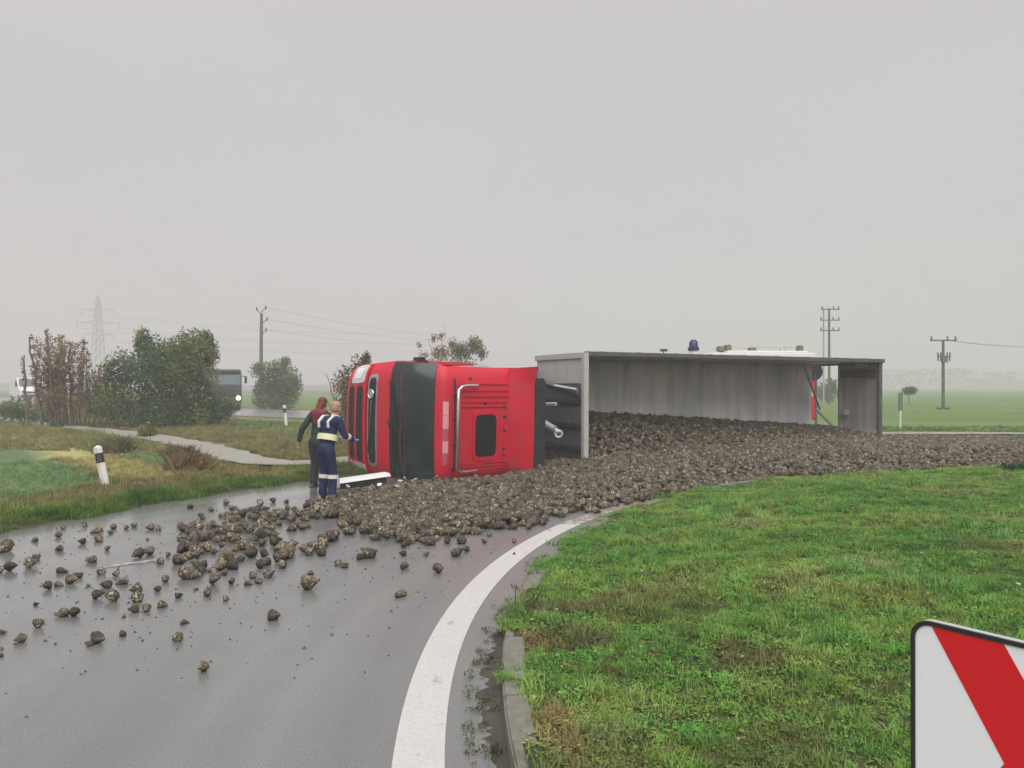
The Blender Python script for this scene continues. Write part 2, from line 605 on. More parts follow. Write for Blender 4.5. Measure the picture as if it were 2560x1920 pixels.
def mat_ground():
    k = NT('field_soil_and_grass')
    g = k.n("ShaderNodeNewGeometry").outputs["Position"]
    s = k.n("ShaderNodeSeparateXYZ")
    k.l(g, s.inputs[0])
    X, Y = s.outputs[0], s.outputs[1]
    n1 = k.noise(0.35, 6.0, 0.65, 'World')
    n2 = k.noise(6.0, 5.0, 0.7, 'World')
    # rough verge and fallow land
    fallow = k.ramp(n1, [(0.30, (0.085, 0.115, 0.036)), (0.5, (0.155, 0.155, 0.062)), (0.68, (0.23, 0.19, 0.10))])
    fallow = k.mix(1.0, fallow, k.ramp(n2, [(0.25, (0.6, 0.6, 0.6)), (0.75, (1.3, 1.3, 1.3))]), 'MULTIPLY')
    # winter wheat, drilled rows on the right
    wheat = k.ramp(n2, [(0.25, (0.072, 0.135, 0.028)), (0.75, (0.125, 0.205, 0.048))])
    wheat = k.mix(k.maprange(k.noise(0.05, 3.0, 0.5, 'World', (1, 3, 1)), 0.45, 0.7, 0.0, 0.6), wheat, (0.17, 0.23, 0.095))
    fr = k.maprange(k.math('ADD', X, k.math('MULTIPLY', k.noise(0.4, 2.0, 0.5, 'World'), 1.0)), 1.0, 2.4, 0.0, 1.0)
    fy = k.maprange(Y, 26.5, 27.5, 0.0, 1.0)
    c = k.mix(k.math('MULTIPLY', fr, fy, clamp=True), fallow, wheat)
    # the field across the main road on the left
    road_side = k.math('ADD', k.math('MULTIPLY', X, 0.716), k.math('MULTIPLY', Y, 0.698))
    fl = k.maprange(road_side, 30.0, 32.0, 0.0, 1.0)
    c = k.mix(k.math('MULTIPLY', fl, k.maprange(X, 0.0, 2.0, 1.0, 0.0), clamp=True), c, wheat)
    # ploughed land beyond
    pl = k.math('MULTIPLY', k.maprange(road_side, 88.0, 95.0, 0.0, 1.0), k.maprange(X, 6.0, 10.0, 1.0, 0.0), clamp=True)
    c = k.mix(pl, c, k.ramp(n2, [(0.3, (0.10, 0.095, 0.075)), (0.7, (0.15, 0.14, 0.11))]))
    # bare wet soil along the tarmac's edge
    dv = k.n("ShaderNodeVectorMath", operation='DISTANCE')
    k.l(g, dv.inputs[0])
    dv.inputs[1].default_value = (12.5, 4.9, 0.0)
    rim = k.math('ADD', dv.outputs["Value"], k.math('MULTIPLY', k.math('SUBTRACT', n2, 0.5), 0.5))
    c = k.mix(k.maprange(rim, 19.55, 19.9, 1.0, 0.0), c, (0.062, 0.055, 0.034))
    k.set(c, 0.9, 0.0, 0.2)
    k.bump(n2, 0.6, 0.05)
    return k.m


M['ground'] = mat_ground()


def mat_island():
    k = NT('island_turf')
    n1 = k.noise(0.9, 5.0, 0.6, 'World')
    n2 = k.noise(18.0, 5.0, 0.7, 'World')
    c = k.ramp(n1, [(0.3, (0.040, 0.062, 0.018)), (0.52, (0.062, 0.075, 0.025)), (0.7, (0.085, 0.066, 0.036))])
    c = k.mix(1.0, c, k.ramp(n2, [(0.25, (0.45, 0.45, 0.45)), (0.75, (1.25, 1.25, 1.25))]), 'MULTIPLY')
    k.set(c, 0.9, 0.0, 0.2)
    k.bump(n2, 0.8, 0.03)
    return k.m


M['island'] = mat_island()


def mat_crop():
    k = NT('crop_strip')
    g = k.n("ShaderNodeNewGeometry").outputs["Position"]
    s = k.n("ShaderNodeSeparateXYZ")
    k.l(g, s.inputs[0])
    q = k.math('ADD', k.math('MULTIPLY', s.outputs[0], 0.77), k.math('MULTIPLY', s.outputs[1], 0.64))
    q = k.math('ADD', q, k.math('MULTIPLY', k.math('SUBTRACT', k.noise(0.5, 4.0, 0.6, 'World'), 0.5), 1.6))
    f = k.maprange(q, -4.0, 10.0, 0.0, 1.0)

    def P(v):
        return (v + 4.0) / 14.0
    c = k.ramp(f, [(P(-3), (0.250, 0.194, 0.094)), (P(-1.0), (0.200, 0.175, 0.075)), (P(0.2), (0.094, 0.144, 0.062)), (P(1.4), (0.075, 0.131, 0.062)),
                   (P(2.0), (0.237, 0.231, 0.088)), (P(2.6), (0.094, 0.144, 0.065)), (P(3.5), (0.100, 0.150, 0.069)),
                   (P(4.1), (0.350, 0.325, 0.131)), (P(4.8), (0.325, 0.300, 0.125)), (P(5.4), (0.150, 0.169, 0.062)),
                   (P(6.2), (0.250, 0.237, 0.100)), (P(7.0), (0.144, 0.138, 0.062))])
    n2 = k.noise(7.0, 5.0, 0.7, 'World')
    c = k.mix(1.0, c, k.ramp(n2, [(0.25, (0.775, 0.775, 0.775)), (0.75, (1.3, 1.3, 1.3))]), 'MULTIPLY')
    k.set(c, 0.9, 0.0, 0.2)
    k.bump(n2, 0.6, 0.05)
    return k.m


M['crop'] = mat_crop()
M['path'] = mat_plain('pale_concrete_path', (0.27, 0.26, 0.225), 0.75, var=0.14, scale=3.0, dirt=(0.22, 0.20, 0.14), dirt_amt=0.5, coord='Object')
M['far_road'] = mat_plain('wet_far_road', (0.20, 0.20, 0.20), 0.30, var=0.15, scale=0.6, coord='Object')

# ================================================================== ground, road, kerb, island
CX, CY = 12.5, 4.9         # centre of the roundabout
R_KERB, R_OUT = 12.56, 19.3
BZ = 0.06                   # height of the land outside the road


def smooth01(t):
    t = np.clip(t, 0, 1)
    return t * t * (3 - 2 * t)


def polar_sheet(name, radii, zf, a0, a1, na, mat, jitter=None):
    ang = np.linspace(a0, a1, na)
    radii = np.asarray(radii, dtype=float)
    A, Rr = np.meshgrid(ang, radii)
    rr = Rr.copy()
    if jitter is not None:
        rr = rr + jitter(A, Rr)
    xs, ys = CX + rr * np.cos(A), CY + rr * np.sin(A)
    zs = zf(A, Rr)
    v = np.stack([xs, ys, zs], -1).reshape(-1, 3)
    nr = len(radii)
    idx = np.arange(nr * na).reshape(nr, na)
    f = np.stack([idx[:-1, :-1], idx[1:, :-1], idx[1:, 1:], idx[:-1, 1:]], -1).reshape(-1, 4)
    me = np_mesh(name, v, f, mat, smooth=True)
    return link(name, me)


TAU = 2 * math.pi


def edge_wobble(A):
    return 0.10 * np.sin(A * 37.0) + 0.07 * np.sin(A * 91.0 + 1.3) + 0.05 * np.sin(A * 173.0 + 0.4)


def land_z(A, r):
    return np.where(r < 19.9, -0.03 + (BZ + 0.03) * smooth01((r - 19.25) / 0.6), BZ) + 0.03 * np.sin(A * 23 + r) * smooth01((r - 19.8) / 1.5) * (r < 60)


rad = [19.1, 19.3, 19.5, 19.7, 20.0, 20.6, 21.5, 23, 25, 28, 32, 38, 46, 60, 80, 110, 160, 240, 400, 700, 1100]
tag(polar_sheet('ground', rad, land_z, 0, TAU, 361, M['ground'],
                lambda A, r: np.where(r < 19.7, edge_wobble(A), 0.0)), kind='structure')
tag(polar_sheet('road', [12.2, 14, 16, 18, 19.7], lambda A, r: np.zeros_like(A), 0, TAU, 361, M['asphalt']), kind='structure')


def island_z(A, r):
    return 0.105 + 0.22 * smooth01((R_KERB - 0.25 - r) / 2.6) + 0.02 * np.sin(A * 31 + r * 2.1) + 0.015 * np.sin(A * 77 - r * 3.3)


tag(polar_sheet('island_ground', [0.01, 3, 6, 8, 9, 9.8, 10.4, 10.9, 11.3, 11.7, 12.0, 12.25, R_KERB - 0.06], island_z, 0, TAU, 721, M['island']), kind='structure')

# the continuous edge line, 25 cm wide
line = polar_sheet('edge_line_marking', [12.865, 12.99, 13.115], lambda A, r: np.full_like(A, 0.004), 0, TAU, 721, M['line'])
tag(line, kind='structure')

# faint worn mark near the middle of the lane
mk = MB()
p0, p1 = px(258, 1418), px(392, 1400)
d = (p1 - p0).normalized()
n_ = Vector((-d.y, d.x, 0))
mk.add([p0 + n_ * .06 + Vector((0, 0, .004)), p1 + n_ * .06 + Vector((0, 0, .004)), p1 - n_ * .06 + Vector((0, 0, .004)), p0 - n_ * .06 + Vector((0, 0, .004))], [(0, 1, 2, 3)])
k_ = NT('faint_marking')
k_.set(k_.ramp(k_.noise(14, 5, .7, 'World'), [(0.4, (0.09, 0.09, 0.09)), (0.65, (0.5, 0.49, 0.47))]), 0.4)
tag(mk.build('lane_marking', k_.m), kind='structure')

# kerb: one structure, its stones parts
kerb = empty('kerb', (CX, CY, 0))
tag(kerb, kind='structure')
ks = MB()
seg = 1.0 / R_KERB
poly = []
for i in range(5):
    poly.append((R_KERB * math.cos((i / 4 - .5) * seg * .985) - R_KERB, R_KERB * math.sin((i / 4 - .5) * seg * .985)))
for i in range(5):
    rr_ = R_KERB - 0.14
    poly.append((rr_ * math.cos((.5 - i / 4) * seg * .985) - R_KERB, rr_ * math.sin((.5 - i / 4) * seg * .985)))
ks.prism(poly, -0.1, 0.115, 'z')
kerb_me = ks.mesh('kerb_stone', 30, bevel=0.012)
kerb_me.materials.append(M['concrete'])
n_k = int(TAU / seg)
for i in range(n_k):
    a = i * TAU / n_k
    o = link('kerb_stone', kerb_me, kerb)
    o.location = (R_KERB * math.cos(a), R_KERB * math.sin(a), random.uniform(-.012, .01))
    o.rotation_euler = (random.uniform(-.02, .02), random.uniform(-.03, .03), a + random.uniform(-.006, .006))


def ribbon(name, pts, width, z, mat, n=60, wob=0.0, seed=1):
    """a strip of constant width through the points"""
    P = np.array(pts, dtype=float)
    t = np.linspace(0, len(P) - 1, n)
    out = []
    for q in t:
        i = min(int(q), len(P) - 2)
        u = q - i
        a, b = P[i], P[i + 1]
        pm, pp = P[max(i - 1, 0)], P[min(i + 2, len(P) - 1)]
        ta, tb = (b - pm) / 2, (pp - a) / 2
        out.append((2 * u**3 - 3 * u**2 + 1) * a + (u**3 - 2 * u**2 + u) * ta + (-2 * u**3 + 3 * u**2) * b + (u**3 - u**2) * tb)
    c = np.array(out)
    # even spacing and a little smoothing, so that no bend folds over itself
    acc = np.concatenate([[0], np.cumsum(np.linalg.norm(np.diff(c, axis=0), axis=1))])
    tt = np.linspace(0, acc[-1], n)
    c = np.stack([np.interp(tt, acc, c[:, 0]), np.interp(tt, acc, c[:, 1])], -1)
    for _ in range(6):
        c[1:-1] = c[1:-1] * .5 + (c[:-2] + c[2:]) * .25
    d = np.gradient(c, axis=0)
    d /= np.linalg.norm(d, axis=1)[:, None]
    nn = np.stack([-d[:, 1], d[:, 0]], -1)
    rg = np.random.default_rng(seed)
    w1 = width / 2 + wob * (rg.random(n) - .5)
    w2 = width / 2 + wob * (rg.random(n) - .5)
    v = np.concatenate([np.column_stack([c + nn * w1[:, None], np.full(n, z)]), np.column_stack([c - nn * w2[:, None], np.full(n, z)])])
    i = np.arange(n - 1)
    f = np.stack([i + n, i + 1 + n, i + 1, i], -1)
    return link(name, np_mesh(name, v, f, mat))


# pale path: along the field on the left, round the roundabout, on behind the lorry
arc = [(CX + q * math.cos(R(a)), CY + q * math.sin(R(a))) for a, q in ((139, 21.3), (128, 22.0), (118, 22.6), (108, 23.1), (98, 23.6), (88, 24.1), (78, 24.6), (68, 25.1), (58, 25.6), (48, 26.2))]
path_pts = [(-46, 64), (-33, 50)] + [tuple(px(x, y, .1)[:2]) for x, y in ((47, 1052), (181, 1068), (300, 1081), (416, 1099), (488, 1112), (615, 1147), (712, 1164))] + arc
tag(ribbon('path', path_pts, 1.2, BZ + 0.045, M['path'], 160, 0.3), kind='structure')
tag(ribbon('main_road', [(7.2, 22.5), (5.6, 27), (2.5, 33), (-5, 43), (-17, 52), (-34, 69), (-57, 93), (-110, 148), (-200, 240)], 8.5, BZ + 0.05, M['far_road'], 120), kind='structure')
tag(ribbon('main_road_edge_line', [(3.0, 25.5), (1.2, 29), (-1.6, 33), (-7.6, 40.2), (-19.5, 49.2), (-36.8, 66.2), (-59.5, 90.3), (-112, 145)], 0.25, BZ + 0.055, M['line'], 120), kind='structure')

# crop strips left of the path
cs = MB()
crop_poly = [(-7.4, 15.0), (-8.2, 21.0), (-12.5, 26.0), (-20, 34.2), (-33, 49), (-60, 60), (-60, 5), (-14, 4), (-9.6, 9.0), (-8.3, 12.0)]
cs.add([(x, y, BZ + 0.035) for x, y in crop_poly], [tuple(range(len(crop_poly)))[::-1]])
tag(cs.build('crop_field', M['crop'], smooth=0), kind='structure')

# ================================================================== scatter tools
LIB = bpy.data.collections.new("scatter_library")      # tuft and beet shapes, not in the scene by themselves


def scatter(name, pts, rots, scales, tints, coll_objs, pick, mat_unused=None):
    """one object whose points each carry a copy of a shape"""
    coll = bpy.data.collections.new(name + "_shapes")
    for o in coll_objs:
        coll.objects.link(o)
    me = bpy.data.meshes.new(name)
    pts = np.asarray(pts, dtype=np.float32)
    me.vertices.add(len(pts))
    me.vertices.foreach_set('co', pts.ravel())
    a = me.attributes.new('rot', 'FLOAT_VECTOR', 'POINT')
    a.data.foreach_set('vector', np.asarray(rots, dtype=np.float32).ravel())
    a = me.attributes.new('scl', 'FLOAT_VECTOR', 'POINT')
    a.data.foreach_set('vector', np.asarray(scales, dtype=np.float32).ravel())
    a = me.attributes.new('pick', 'INT', 'POINT')
    a.data.foreach_set('value', np.asarray(pick, dtype=np.int32))
    if tints is not None:
        a = me.attributes.new('tint', 'FLOAT_COLOR', 'POINT')
        t4 = np.ones((len(pts), 4), dtype=np.float32)
        t4[:, :3] = tints
        a.data.foreach_set('color', t4.ravel())
    o = link(name, me)
    ng = bpy.data.node_groups.new(name, 'GeometryNodeTree')
    ng.interface.new_socket('Geometry', in_out='INPUT', socket_type='NodeSocketGeometry')
    ng.interface.new_socket('Geometry', in_out='OUTPUT', socket_type='NodeSocketGeometry')
    gi, go = ng.nodes.new('NodeGroupInput'), ng.nodes.new('NodeGroupOutput')
    ci = ng.nodes.new('GeometryNodeCollectionInfo')
    ci.inputs['Collection'].default_value = coll
    ci.inputs['Separate Children'].default_value = True
    ci.inputs['Reset Children'].default_value = True
    ip = ng.nodes.new('GeometryNodeInstanceOnPoints')
    ip.inputs['Pick Instance'].default_value = True

    def attr(nm, typ):
        q = ng.nodes.new('GeometryNodeInputNamedAttribute')
        q.data_type = typ
        q.inputs[0].default_value = nm
        return q.outputs[0]
    er = ng.nodes.new('FunctionNodeEulerToRotation')
    ng.links.new(attr('rot', 'FLOAT_VECTOR'), er.inputs[0])
    ng.links.new(gi.outputs[0], ip.inputs['Points'])
    ng.links.new(ci.outputs[0], ip.inputs['Instance'])
    ng.links.new(attr('pick', 'INT'), ip.inputs['Instance Index'])
    ng.links.new(er.outputs[0], ip.inputs['Rotation'])
    ng.links.new(attr('scl', 'FLOAT_VECTOR'), ip.inputs['Scale'])
    ng.links.new(ip.outputs[0], go.inputs[0])
    md = o.modifiers.new('scatter', 'NODES')
    md.node_group = ng
    return o


def lib_obj(name, me):
    return bpy.data.objects.new(name, me)


def tuft_mesh(name, nb, h, spread, width, lean, seed, broad=0.0, mat=None):
    rg = random.Random(seed)
    vs, fs = [], []
    for b in range(nb):
        a = rg.uniform(0, TAU)
        r0 = spread * math.sqrt(rg.random())
        bx, by = r0 * math.cos(a), r0 * math.sin(a)
        d = rg.uniform(0, TAU)
        L = h * rg.uniform(0.5, 1.15)
        ln = lean * rg.uniform(0.3, 1.3)
        dx, dy = math.cos(d), math.sin(d)
        w = width * rg.uniform(0.7, 1.3)
        tx, ty = -dy, dx
        o = len(vs)
        if rg.random() < broad:        # a leaf on a stalk: clover, dandelion
            hh = L * rg.uniform(0.35, 0.8)
            ww = w * rg.uniform(2.2, 4.0)
            cx, cy = bx + dx * L * .45, by + dy * L * .45
            tl = rg.uniform(-.4, .4)
            vs += [(cx - dx * ww, cy - dy * ww, hh - tl * ww), (cx + tx * ww * .8, cy + ty * ww * .8, hh + ww * .2), (cx + dx * ww * 1.2, cy + dy * ww * 1.2, hh + tl * ww), (cx - tx * ww * .8, cy - ty * ww * .8, hh + ww * .2)]
            fs += [(o, o + 1, o + 2), (o, o + 2, o + 3)]
        else:
            pts = []
            for q in (0, .4, .75, 1.0):
                s = ln * q * q
                pts.append((bx + dx * s * L, by + dy * s * L, L * q * (1 - .35 * ln * q)))
            ws = (w, w * .9, w * .6, 0)
            for (x, y, z), w_ in zip(pts[:3], ws[:3]):
                vs += [(x - tx * w_, y - ty * w_, z), (x + tx * w_, y + ty * w_, z)]
            vs.append(pts[3])
            fs += [(o, o + 1, o + 3), (o, o + 3, o + 2), (o + 2, o + 3, o + 5), (o + 2, o + 5, o + 4), (o + 4, o + 5, o + 6)]
    me = bpy.data.meshes.new(name)
    me.from_pydata(vs, [], fs)
    me.materials.append(mat or M['blade'])
    return me


TUFTS = [lib_obj('tuft', tuft_mesh('tuft', 26, .085, .075, .0032, .7, 1)),
         lib_obj('tuft', tuft_mesh('tuft', 24, .065, .085, .0034, 1.0, 2)),
         lib_obj('tuft', tuft_mesh('tuft', 20, .055, .09, .0045, .9, 3, broad=.75)),
         lib_obj('tuft', tuft_mesh('tuft', 18, .075, .08, .005, .8, 4, broad=.45)),
         lib_obj('tuft', tuft_mesh('tuft', 30, .12, .07, .0030, .8, 5)),
         lib_obj('tuft', tuft_mesh('tuft', 16, .17, .08, .0035, .6, 6))]


def fnoise(x, y, seed=0, octaves=4):
    """smooth 2-D noise in 0..1, the same everywhere in the place"""
    out, amp, tot = np.zeros_like(x, dtype=float), 1.0, 0.0
    for o in range(octaves):
        xi, yi = np.floor(x).astype(int), np.floor(y).astype(int)
        fx, fy = x - xi, y - yi
        fx, fy = fx * fx * (3 - 2 * fx), fy * fy * (3 - 2 * fy)

        def h(a, b):
            n = (a * 374761393 + b * 668265263 + (seed + o * 17) * 974634777) & 0x7fffffff
            n = ((n ^ (n >> 13)) * 1274126177) & 0x7fffffff
            return ((n ^ (n >> 16)) & 0xffff) / 65535.0
        v = (h(xi, yi) * (1 - fx) + h(xi + 1, yi) * fx) * (1 - fy) + (h(xi, yi + 1) * (1 - fx) + h(xi + 1, yi + 1) * fx) * fy
        out += v * amp
        tot += amp
        amp *= .55
        x, y = x * 2.03 + 11.7, y * 2.03 + 5.3
    return out / tot


def in_poly(x, y, poly):
    inside = np.zeros(len(x), dtype=bool)
    n = len(poly)
    for i in range(n):
        x1, y1 = poly[i][:2]
        x2, y2 = poly[(i + 1) % n][:2]
        c = ((y1 > y) != (y2 > y)) & (x < (x2 - x1) * (y - y1) / (y2 - y1 + 1e-12) + x1)
        inside ^= c
    return inside


def poly_dist(x, y, poly):
    d = np.full(len(x), 1e9)
    n = len(poly)
    for i in range(n):
        x1, y1 = poly[i][:2]
        x2, y2 = poly[(i + 1) % n][:2]
        dx, dy = x2 - x1, y2 - y1
        t = np.clip(((x - x1) * dx + (y - y1) * dy) / (dx * dx + dy * dy + 1e-12), 0, 1)
        d = np.minimum(d, np.hypot(x - x1 - t * dx, y - y1 - t * dy))
    return d


def lerp_cols(t, stops):
    t = np.clip(t, 0, 1)
    ps = [s[0] for s in stops]
    return np.stack([np.interp(t, ps, [s[1][k] for s in stops]) for k in range(3)], -1)


# brown and straw patches seen in the turf: (pixel x, y, half width m, half depth m, kind)
PATCH = [(1400, 1500, .50, .10, 0), (1430, 1570, .30, .12, 0), (1320, 1575, .17, .08, 1), (1390, 1750, .12, .14, 2), (1860, 1650, .26, .11, 0),
         (2480, 1412, .45, .2, 2), (1400, 1800, .10, .2, 1), (1630, 1500, .5, .25, 2), (1500, 1860, .25, .15, 2), (1930, 1880, .3, .15, 2)]


def island_scatter():
    # denser towards the viewer
    N = 135000
    x = rng.uniform(-1.2, 13.5, N)
    y = rng.uniform(2.2, 17.6, N)
    r = np.hypot(x - CX, y - CY)
    keep = (r < R_KERB + .03) & ((r < R_KERB - .12) | ((fnoise(x * 1.7, y * 1.7, 8) > .46) & (y > 4.6))) & (x < .68 * y + .8) & (x > -.2 * y)
    dens = np.clip(7.5 / y, .35, 1.3) / 1.3
    keep &= rng.random(N) < dens
    x, y, r = x[keep], y[keep], r[keep]
    a = np.arctan2(y - CY, x - CX)
    z = np.where(r > R_KERB - .05, .10, island_z(a, np.minimum(r, R_KERB - .06)))
    n1, n2, n3 = fnoise(x * .8, y * .8, 1), fnoise(x * 2.3, y * 2.3, 2), fnoise(x * 6, y * 6, 3)
    t = .55 * n1 + .45 * n2
    tint = lerp_cols((t - .25) / .5, [(0, (.130, .255, .068)), (.3, (.172, .318, .068)), (.55, (.220, .355, .080)), (.78, (.28, .355, .105)), (1, (.33, .325, .14))])
    tint *= (.72 + .62 * rng.random(len(x)))[:, None]
    yel = rng.random(len(x)) < .07
    tint[yel] = np.array((.26, .23, .075)) * (.6 + .6 * rng.random((yel.sum(), 1)))
    scl = (.42 + .46 * n2) * rng.uniform(.65, 1.25, len(x))
    pick = rng.choice([0, 1, 2, 3, 4], len(x), p=[.18, .26, .28, .25, .03])
    # clover and weed clumps are darker, bluish green
    cl = n3 > .62
    pick[cl] = rng.choice([2, 3], cl.sum())
    tint[cl] *= np.array((.75, 1.0, .95))
    n4 = fnoise(x * 1.5 + 40, y * 1.5, 23)
    lush = (n4 > .60) & (rng.random(len(x)) < .6)
    scl[lush] *= 1.4
    tint[lush] *= np.array((.68, .86, .85))
    tall = rng.random(len(x)) < .012
    pick[tall] = 4
    scl[tall] *= 1.5
    drop = np.zeros(len(x), dtype=bool)
    for (qx, qy, hw, hd, kind) in PATCH:
        p = px(qx, qy, .2)
        q = ((x - p.x) / hw) ** 2 + ((y - p.y) / (hd * 2.2)) ** 2 + (n3 - .5) * 1.6
        ins = q < 1.0
        if kind == 0:
            tint[ins] = tint[ins] * .30 + np.array((.11, .085, .048)) * (.5 + .9 * rng.random((ins.sum(), 1)))
            drop |= ins & (rng.random(len(x)) < .18)
        elif kind == 1:
            tint[ins] = tint[ins] * .35 + np.array((.24, .175, .08)) * (.5 + .8 * rng.random((ins.sum(), 1)))
        else:
            tint[ins] = tint[ins] * .5 + np.array((.15, .13, .055)) * .5
    # thin along the kerb
    edge = r > R_KERB - .2
    drop |= edge & (rng.random(len(x)) < .15)
    k = ~drop
    x, y, z, tint, scl, pick = x[k], y[k], z[k], tint[k], scl[k], pick[k]
    rot = np.stack([rng.uniform(-.15, .15, len(x)), rng.uniform(-.15, .15, len(x)), rng.uniform(0, TAU, len(x))], -1)
    o = scatter('island_grass', np.stack([x, y, z - .004], -1), rot, np.repeat(scl[:, None], 3, 1), tint, TUFTS, pick)
    tag(o, 'short green grass with clover and brown patches on the roundabout island', 'grass', kind='stuff')
    # fallen yellow leaves, pale daisies and litter specks
    n = 260
    yy = 3.6 + 10.5 * rng.random(n) ** 1.3
    xx = rng.uniform(-.1, .66, n) * yy
    rr = np.hypot(xx - CX, yy - CY)
    k = rr < R_KERB - .15
    xx, yy, rr = xx[k], yy[k], rr[k]
    zz = island_z(np.arctan2(yy - CY, xx - CX), rr) + .045
    fl = MB()
    for X_, Y_, Z_ in zip(xx, yy, zz):
        s = random.uniform(.008, .020)
        t = random.uniform(0, TAU)
        c = random.choice([(.42, .36, .08), (.34, .30, .10), (.50, .49, .44), (.36, .25, .09)])
        u = Vector((math.cos(t), math.sin(t), random.uniform(-.3, .3))) * s
        w = Vector((-math.sin(t), math.cos(t), random.uniform(-.3, .5))) * s * .7
        p = Vector((X_, Y_, Z_))
        fl.add([p - u, p - w, p + u, p + w], [(0, 1, 2, 3)], c)
    tag(fl.build('fallen_leaves', M['leaf'], smooth=0, colors=True), 'scattered yellow leaves and pale daisies in the island grass', 'leaves', kind='stuff')


island_scatter()


PATH_XY = np.array(path_pts)


def path_dist(x, y):
    d = np.full(len(x), 1e9)
    for (x1, y1), (x2, y2) in zip(PATH_XY[:-1], PATH_XY[1:]):
        dx, dy = x2 - x1, y2 - y1
        t = np.clip(((x - x1) * dx + (y - y1) * dy) / (dx * dx + dy * dy), 0, 1)
        d = np.minimum(d, np.hypot(x - x1 - t * dx, y - y1 - t * dy))
    return d


def verge_scatter():
    # left verge, outside the road
    N = 52000
    x = rng.uniform(-15, -1.5, N)
    y = rng.uniform(6.5, 26, N)
    r = np.hypot(x - CX, y - CY)
    keep = (r > 19.36 + .10 * np.sin(x * 9)) & (x > -.68 * y - .5) & (r < 27)
    q = .77 * x + .64 * y
    keep &= path_dist(x, y) > .55 + .35 * fnoise(x * 2, y * 2, 9)
    keep &= rng.random(N) < np.clip(1.2 - (r - 19.3) * .10, .35, 1)
    x, y, r = x[keep], y[keep], r[keep]
    q = .77 * x + .64 * y
    n1, n2 = fnoise(x * 1.1, y * 1.1, 5), fnoise(x * 3, y * 3, 6)
    near = np.clip(1 - (r - 19.2) / 1.6, 0, 1)
    green = lerp_cols(n2, [(0.25, (.055, .125, .024)), (.6, (.11, .19, .035)), (.85, (.19, .22, .055))])
    dry = lerp_cols(n2, [(0.2, (.14, .155, .05)), (.5, (.235, .20, .09)), (.8, (.32, .245, .125))])
    w = np.clip(near * 1.3 + (n1 - .5) * 1.6, 0, 1)[:, None]
    tint = green * w + dry * (1 - w)
    q = q + (n1 - .5) * .7
    rowg = ((q < 3.6) & (q > .6)) | ((q > 5.1) & (q < 5.6))
    far = r > 21.2
    tint[rowg & far] = np.array((.17, .27, .11)) * (.7 + .6 * rng.random(((rowg & far).sum(), 1)))
    yel = (q > 3.9) & (q < 4.9) & far
    tint[yel] = np.array((.38, .35, .14)) * (.7 + .5 * rng.random((yel.sum(), 1)))
    tint *= (.8 + .6 * rng.random(len(x)))[:, None]
    scl = (.75 + .75 * n1) * rng.uniform(.7, 1.3, len(x))
    scl[far] *= .8
    pick = rng.choice([0, 1, 3, 4, 5], len(x), p=[.28, .22, .15, .25, .10])
    z = land_z(np.arctan2(y - CY, x - CX), r) + np.where(r > 21, .03, 0)
    rot = np.stack([rng.uniform(-.2, .2, len(x)), rng.uniform(-.2, .2, len(x)), rng.uniform(0, TAU, len(x))], -1)
    o = scatter('verge_grass', np.stack([x, y, z], -1), rot, np.repeat(scl[:, None], 3, 1), tint, TUFTS, pick)
    tag(o, 'rough green and straw coloured grass on the verge left of the road', 'grass', kind='stuff')
    # taller rough growth further out on the left, and right beyond the road
    N = 26000
    x = np.concatenate([rng.uniform(-38, -2, N), rng.uniform(4, 26, 9000)])
    y = np.concatenate([rng.uniform(21, 46, N), rng.uniform(23, 34, 9000)])
    r = np.hypot(x - CX, y - CY)
    q = .77 * x + .64 * y
    n1 = fnoise(x * .35, y * .35, 12)
    left = x < 1
    keep = (r > 20) & (np.abs(x) < .68 * y) & (path_dist(x, y) > .58 + .4 * fnoise(x * 1.5, y * 1.5, 19))
    keep &= np.where(left, (q > 3) & (n1 > .25), rng.random(len(x)) < .6)
    rs = .716 * x + .698 * y
    keep &= ~(left & (rs > 19.0))
    x, y, r, q, n1, left = x[keep], y[keep], r[keep], q[keep], n1[keep], left[keep]
    strip = left & (q > 8.6) & (q < 14)
    dry = lerp_cols(fnoise(x * 1.2, y * 1.2, 14), [(.2, (.16, .185, .065)), (.5, (.27, .235, .11)), (.8, (.36, .28, .155))])
    grn = lerp_cols(fnoise(x * 1.2, y * 1.2, 15), [(.2, (.07, .15, .035)), (.8, (.14, .23, .06))])
    far_green = (q > 12.0) & (x > -14)
    w = np.where(left, np.where(far_green, .85, .2), .8)
    w = np.clip(w + (n1 - .5) * .8, 0, 1)[:, None]
    tint = (grn * w + dry * (1 - w)) * (.7 + .6 * rng.random((len(x), 1)))
    scl = np.where(left, .8 + 1.5 * n1, .9) * rng.uniform(.7, 1.3, len(x))
    scl = np.where(far_green & left, scl * .6, scl)
    pick = rng.choice([0, 1, 3, 4, 5], len(x), p=[.2, .15, .2, .2, .25])
    rot = np.stack([rng.uniform(-.2, .2, len(x)), rng.uniform(-.2, .2, len(x)), rng.uniform(0, TAU, len(x))], -1)
    o = scatter('wild_grass', np.stack([x, y, np.full(len(x), BZ)], -1), rot, np.repeat(scl[:, None], 3, 1), tint, TUFTS, pick)
    tag(o, 'tall dry and green wild grass beside the pale path', 'grass', kind='stuff')


verge_scatter()


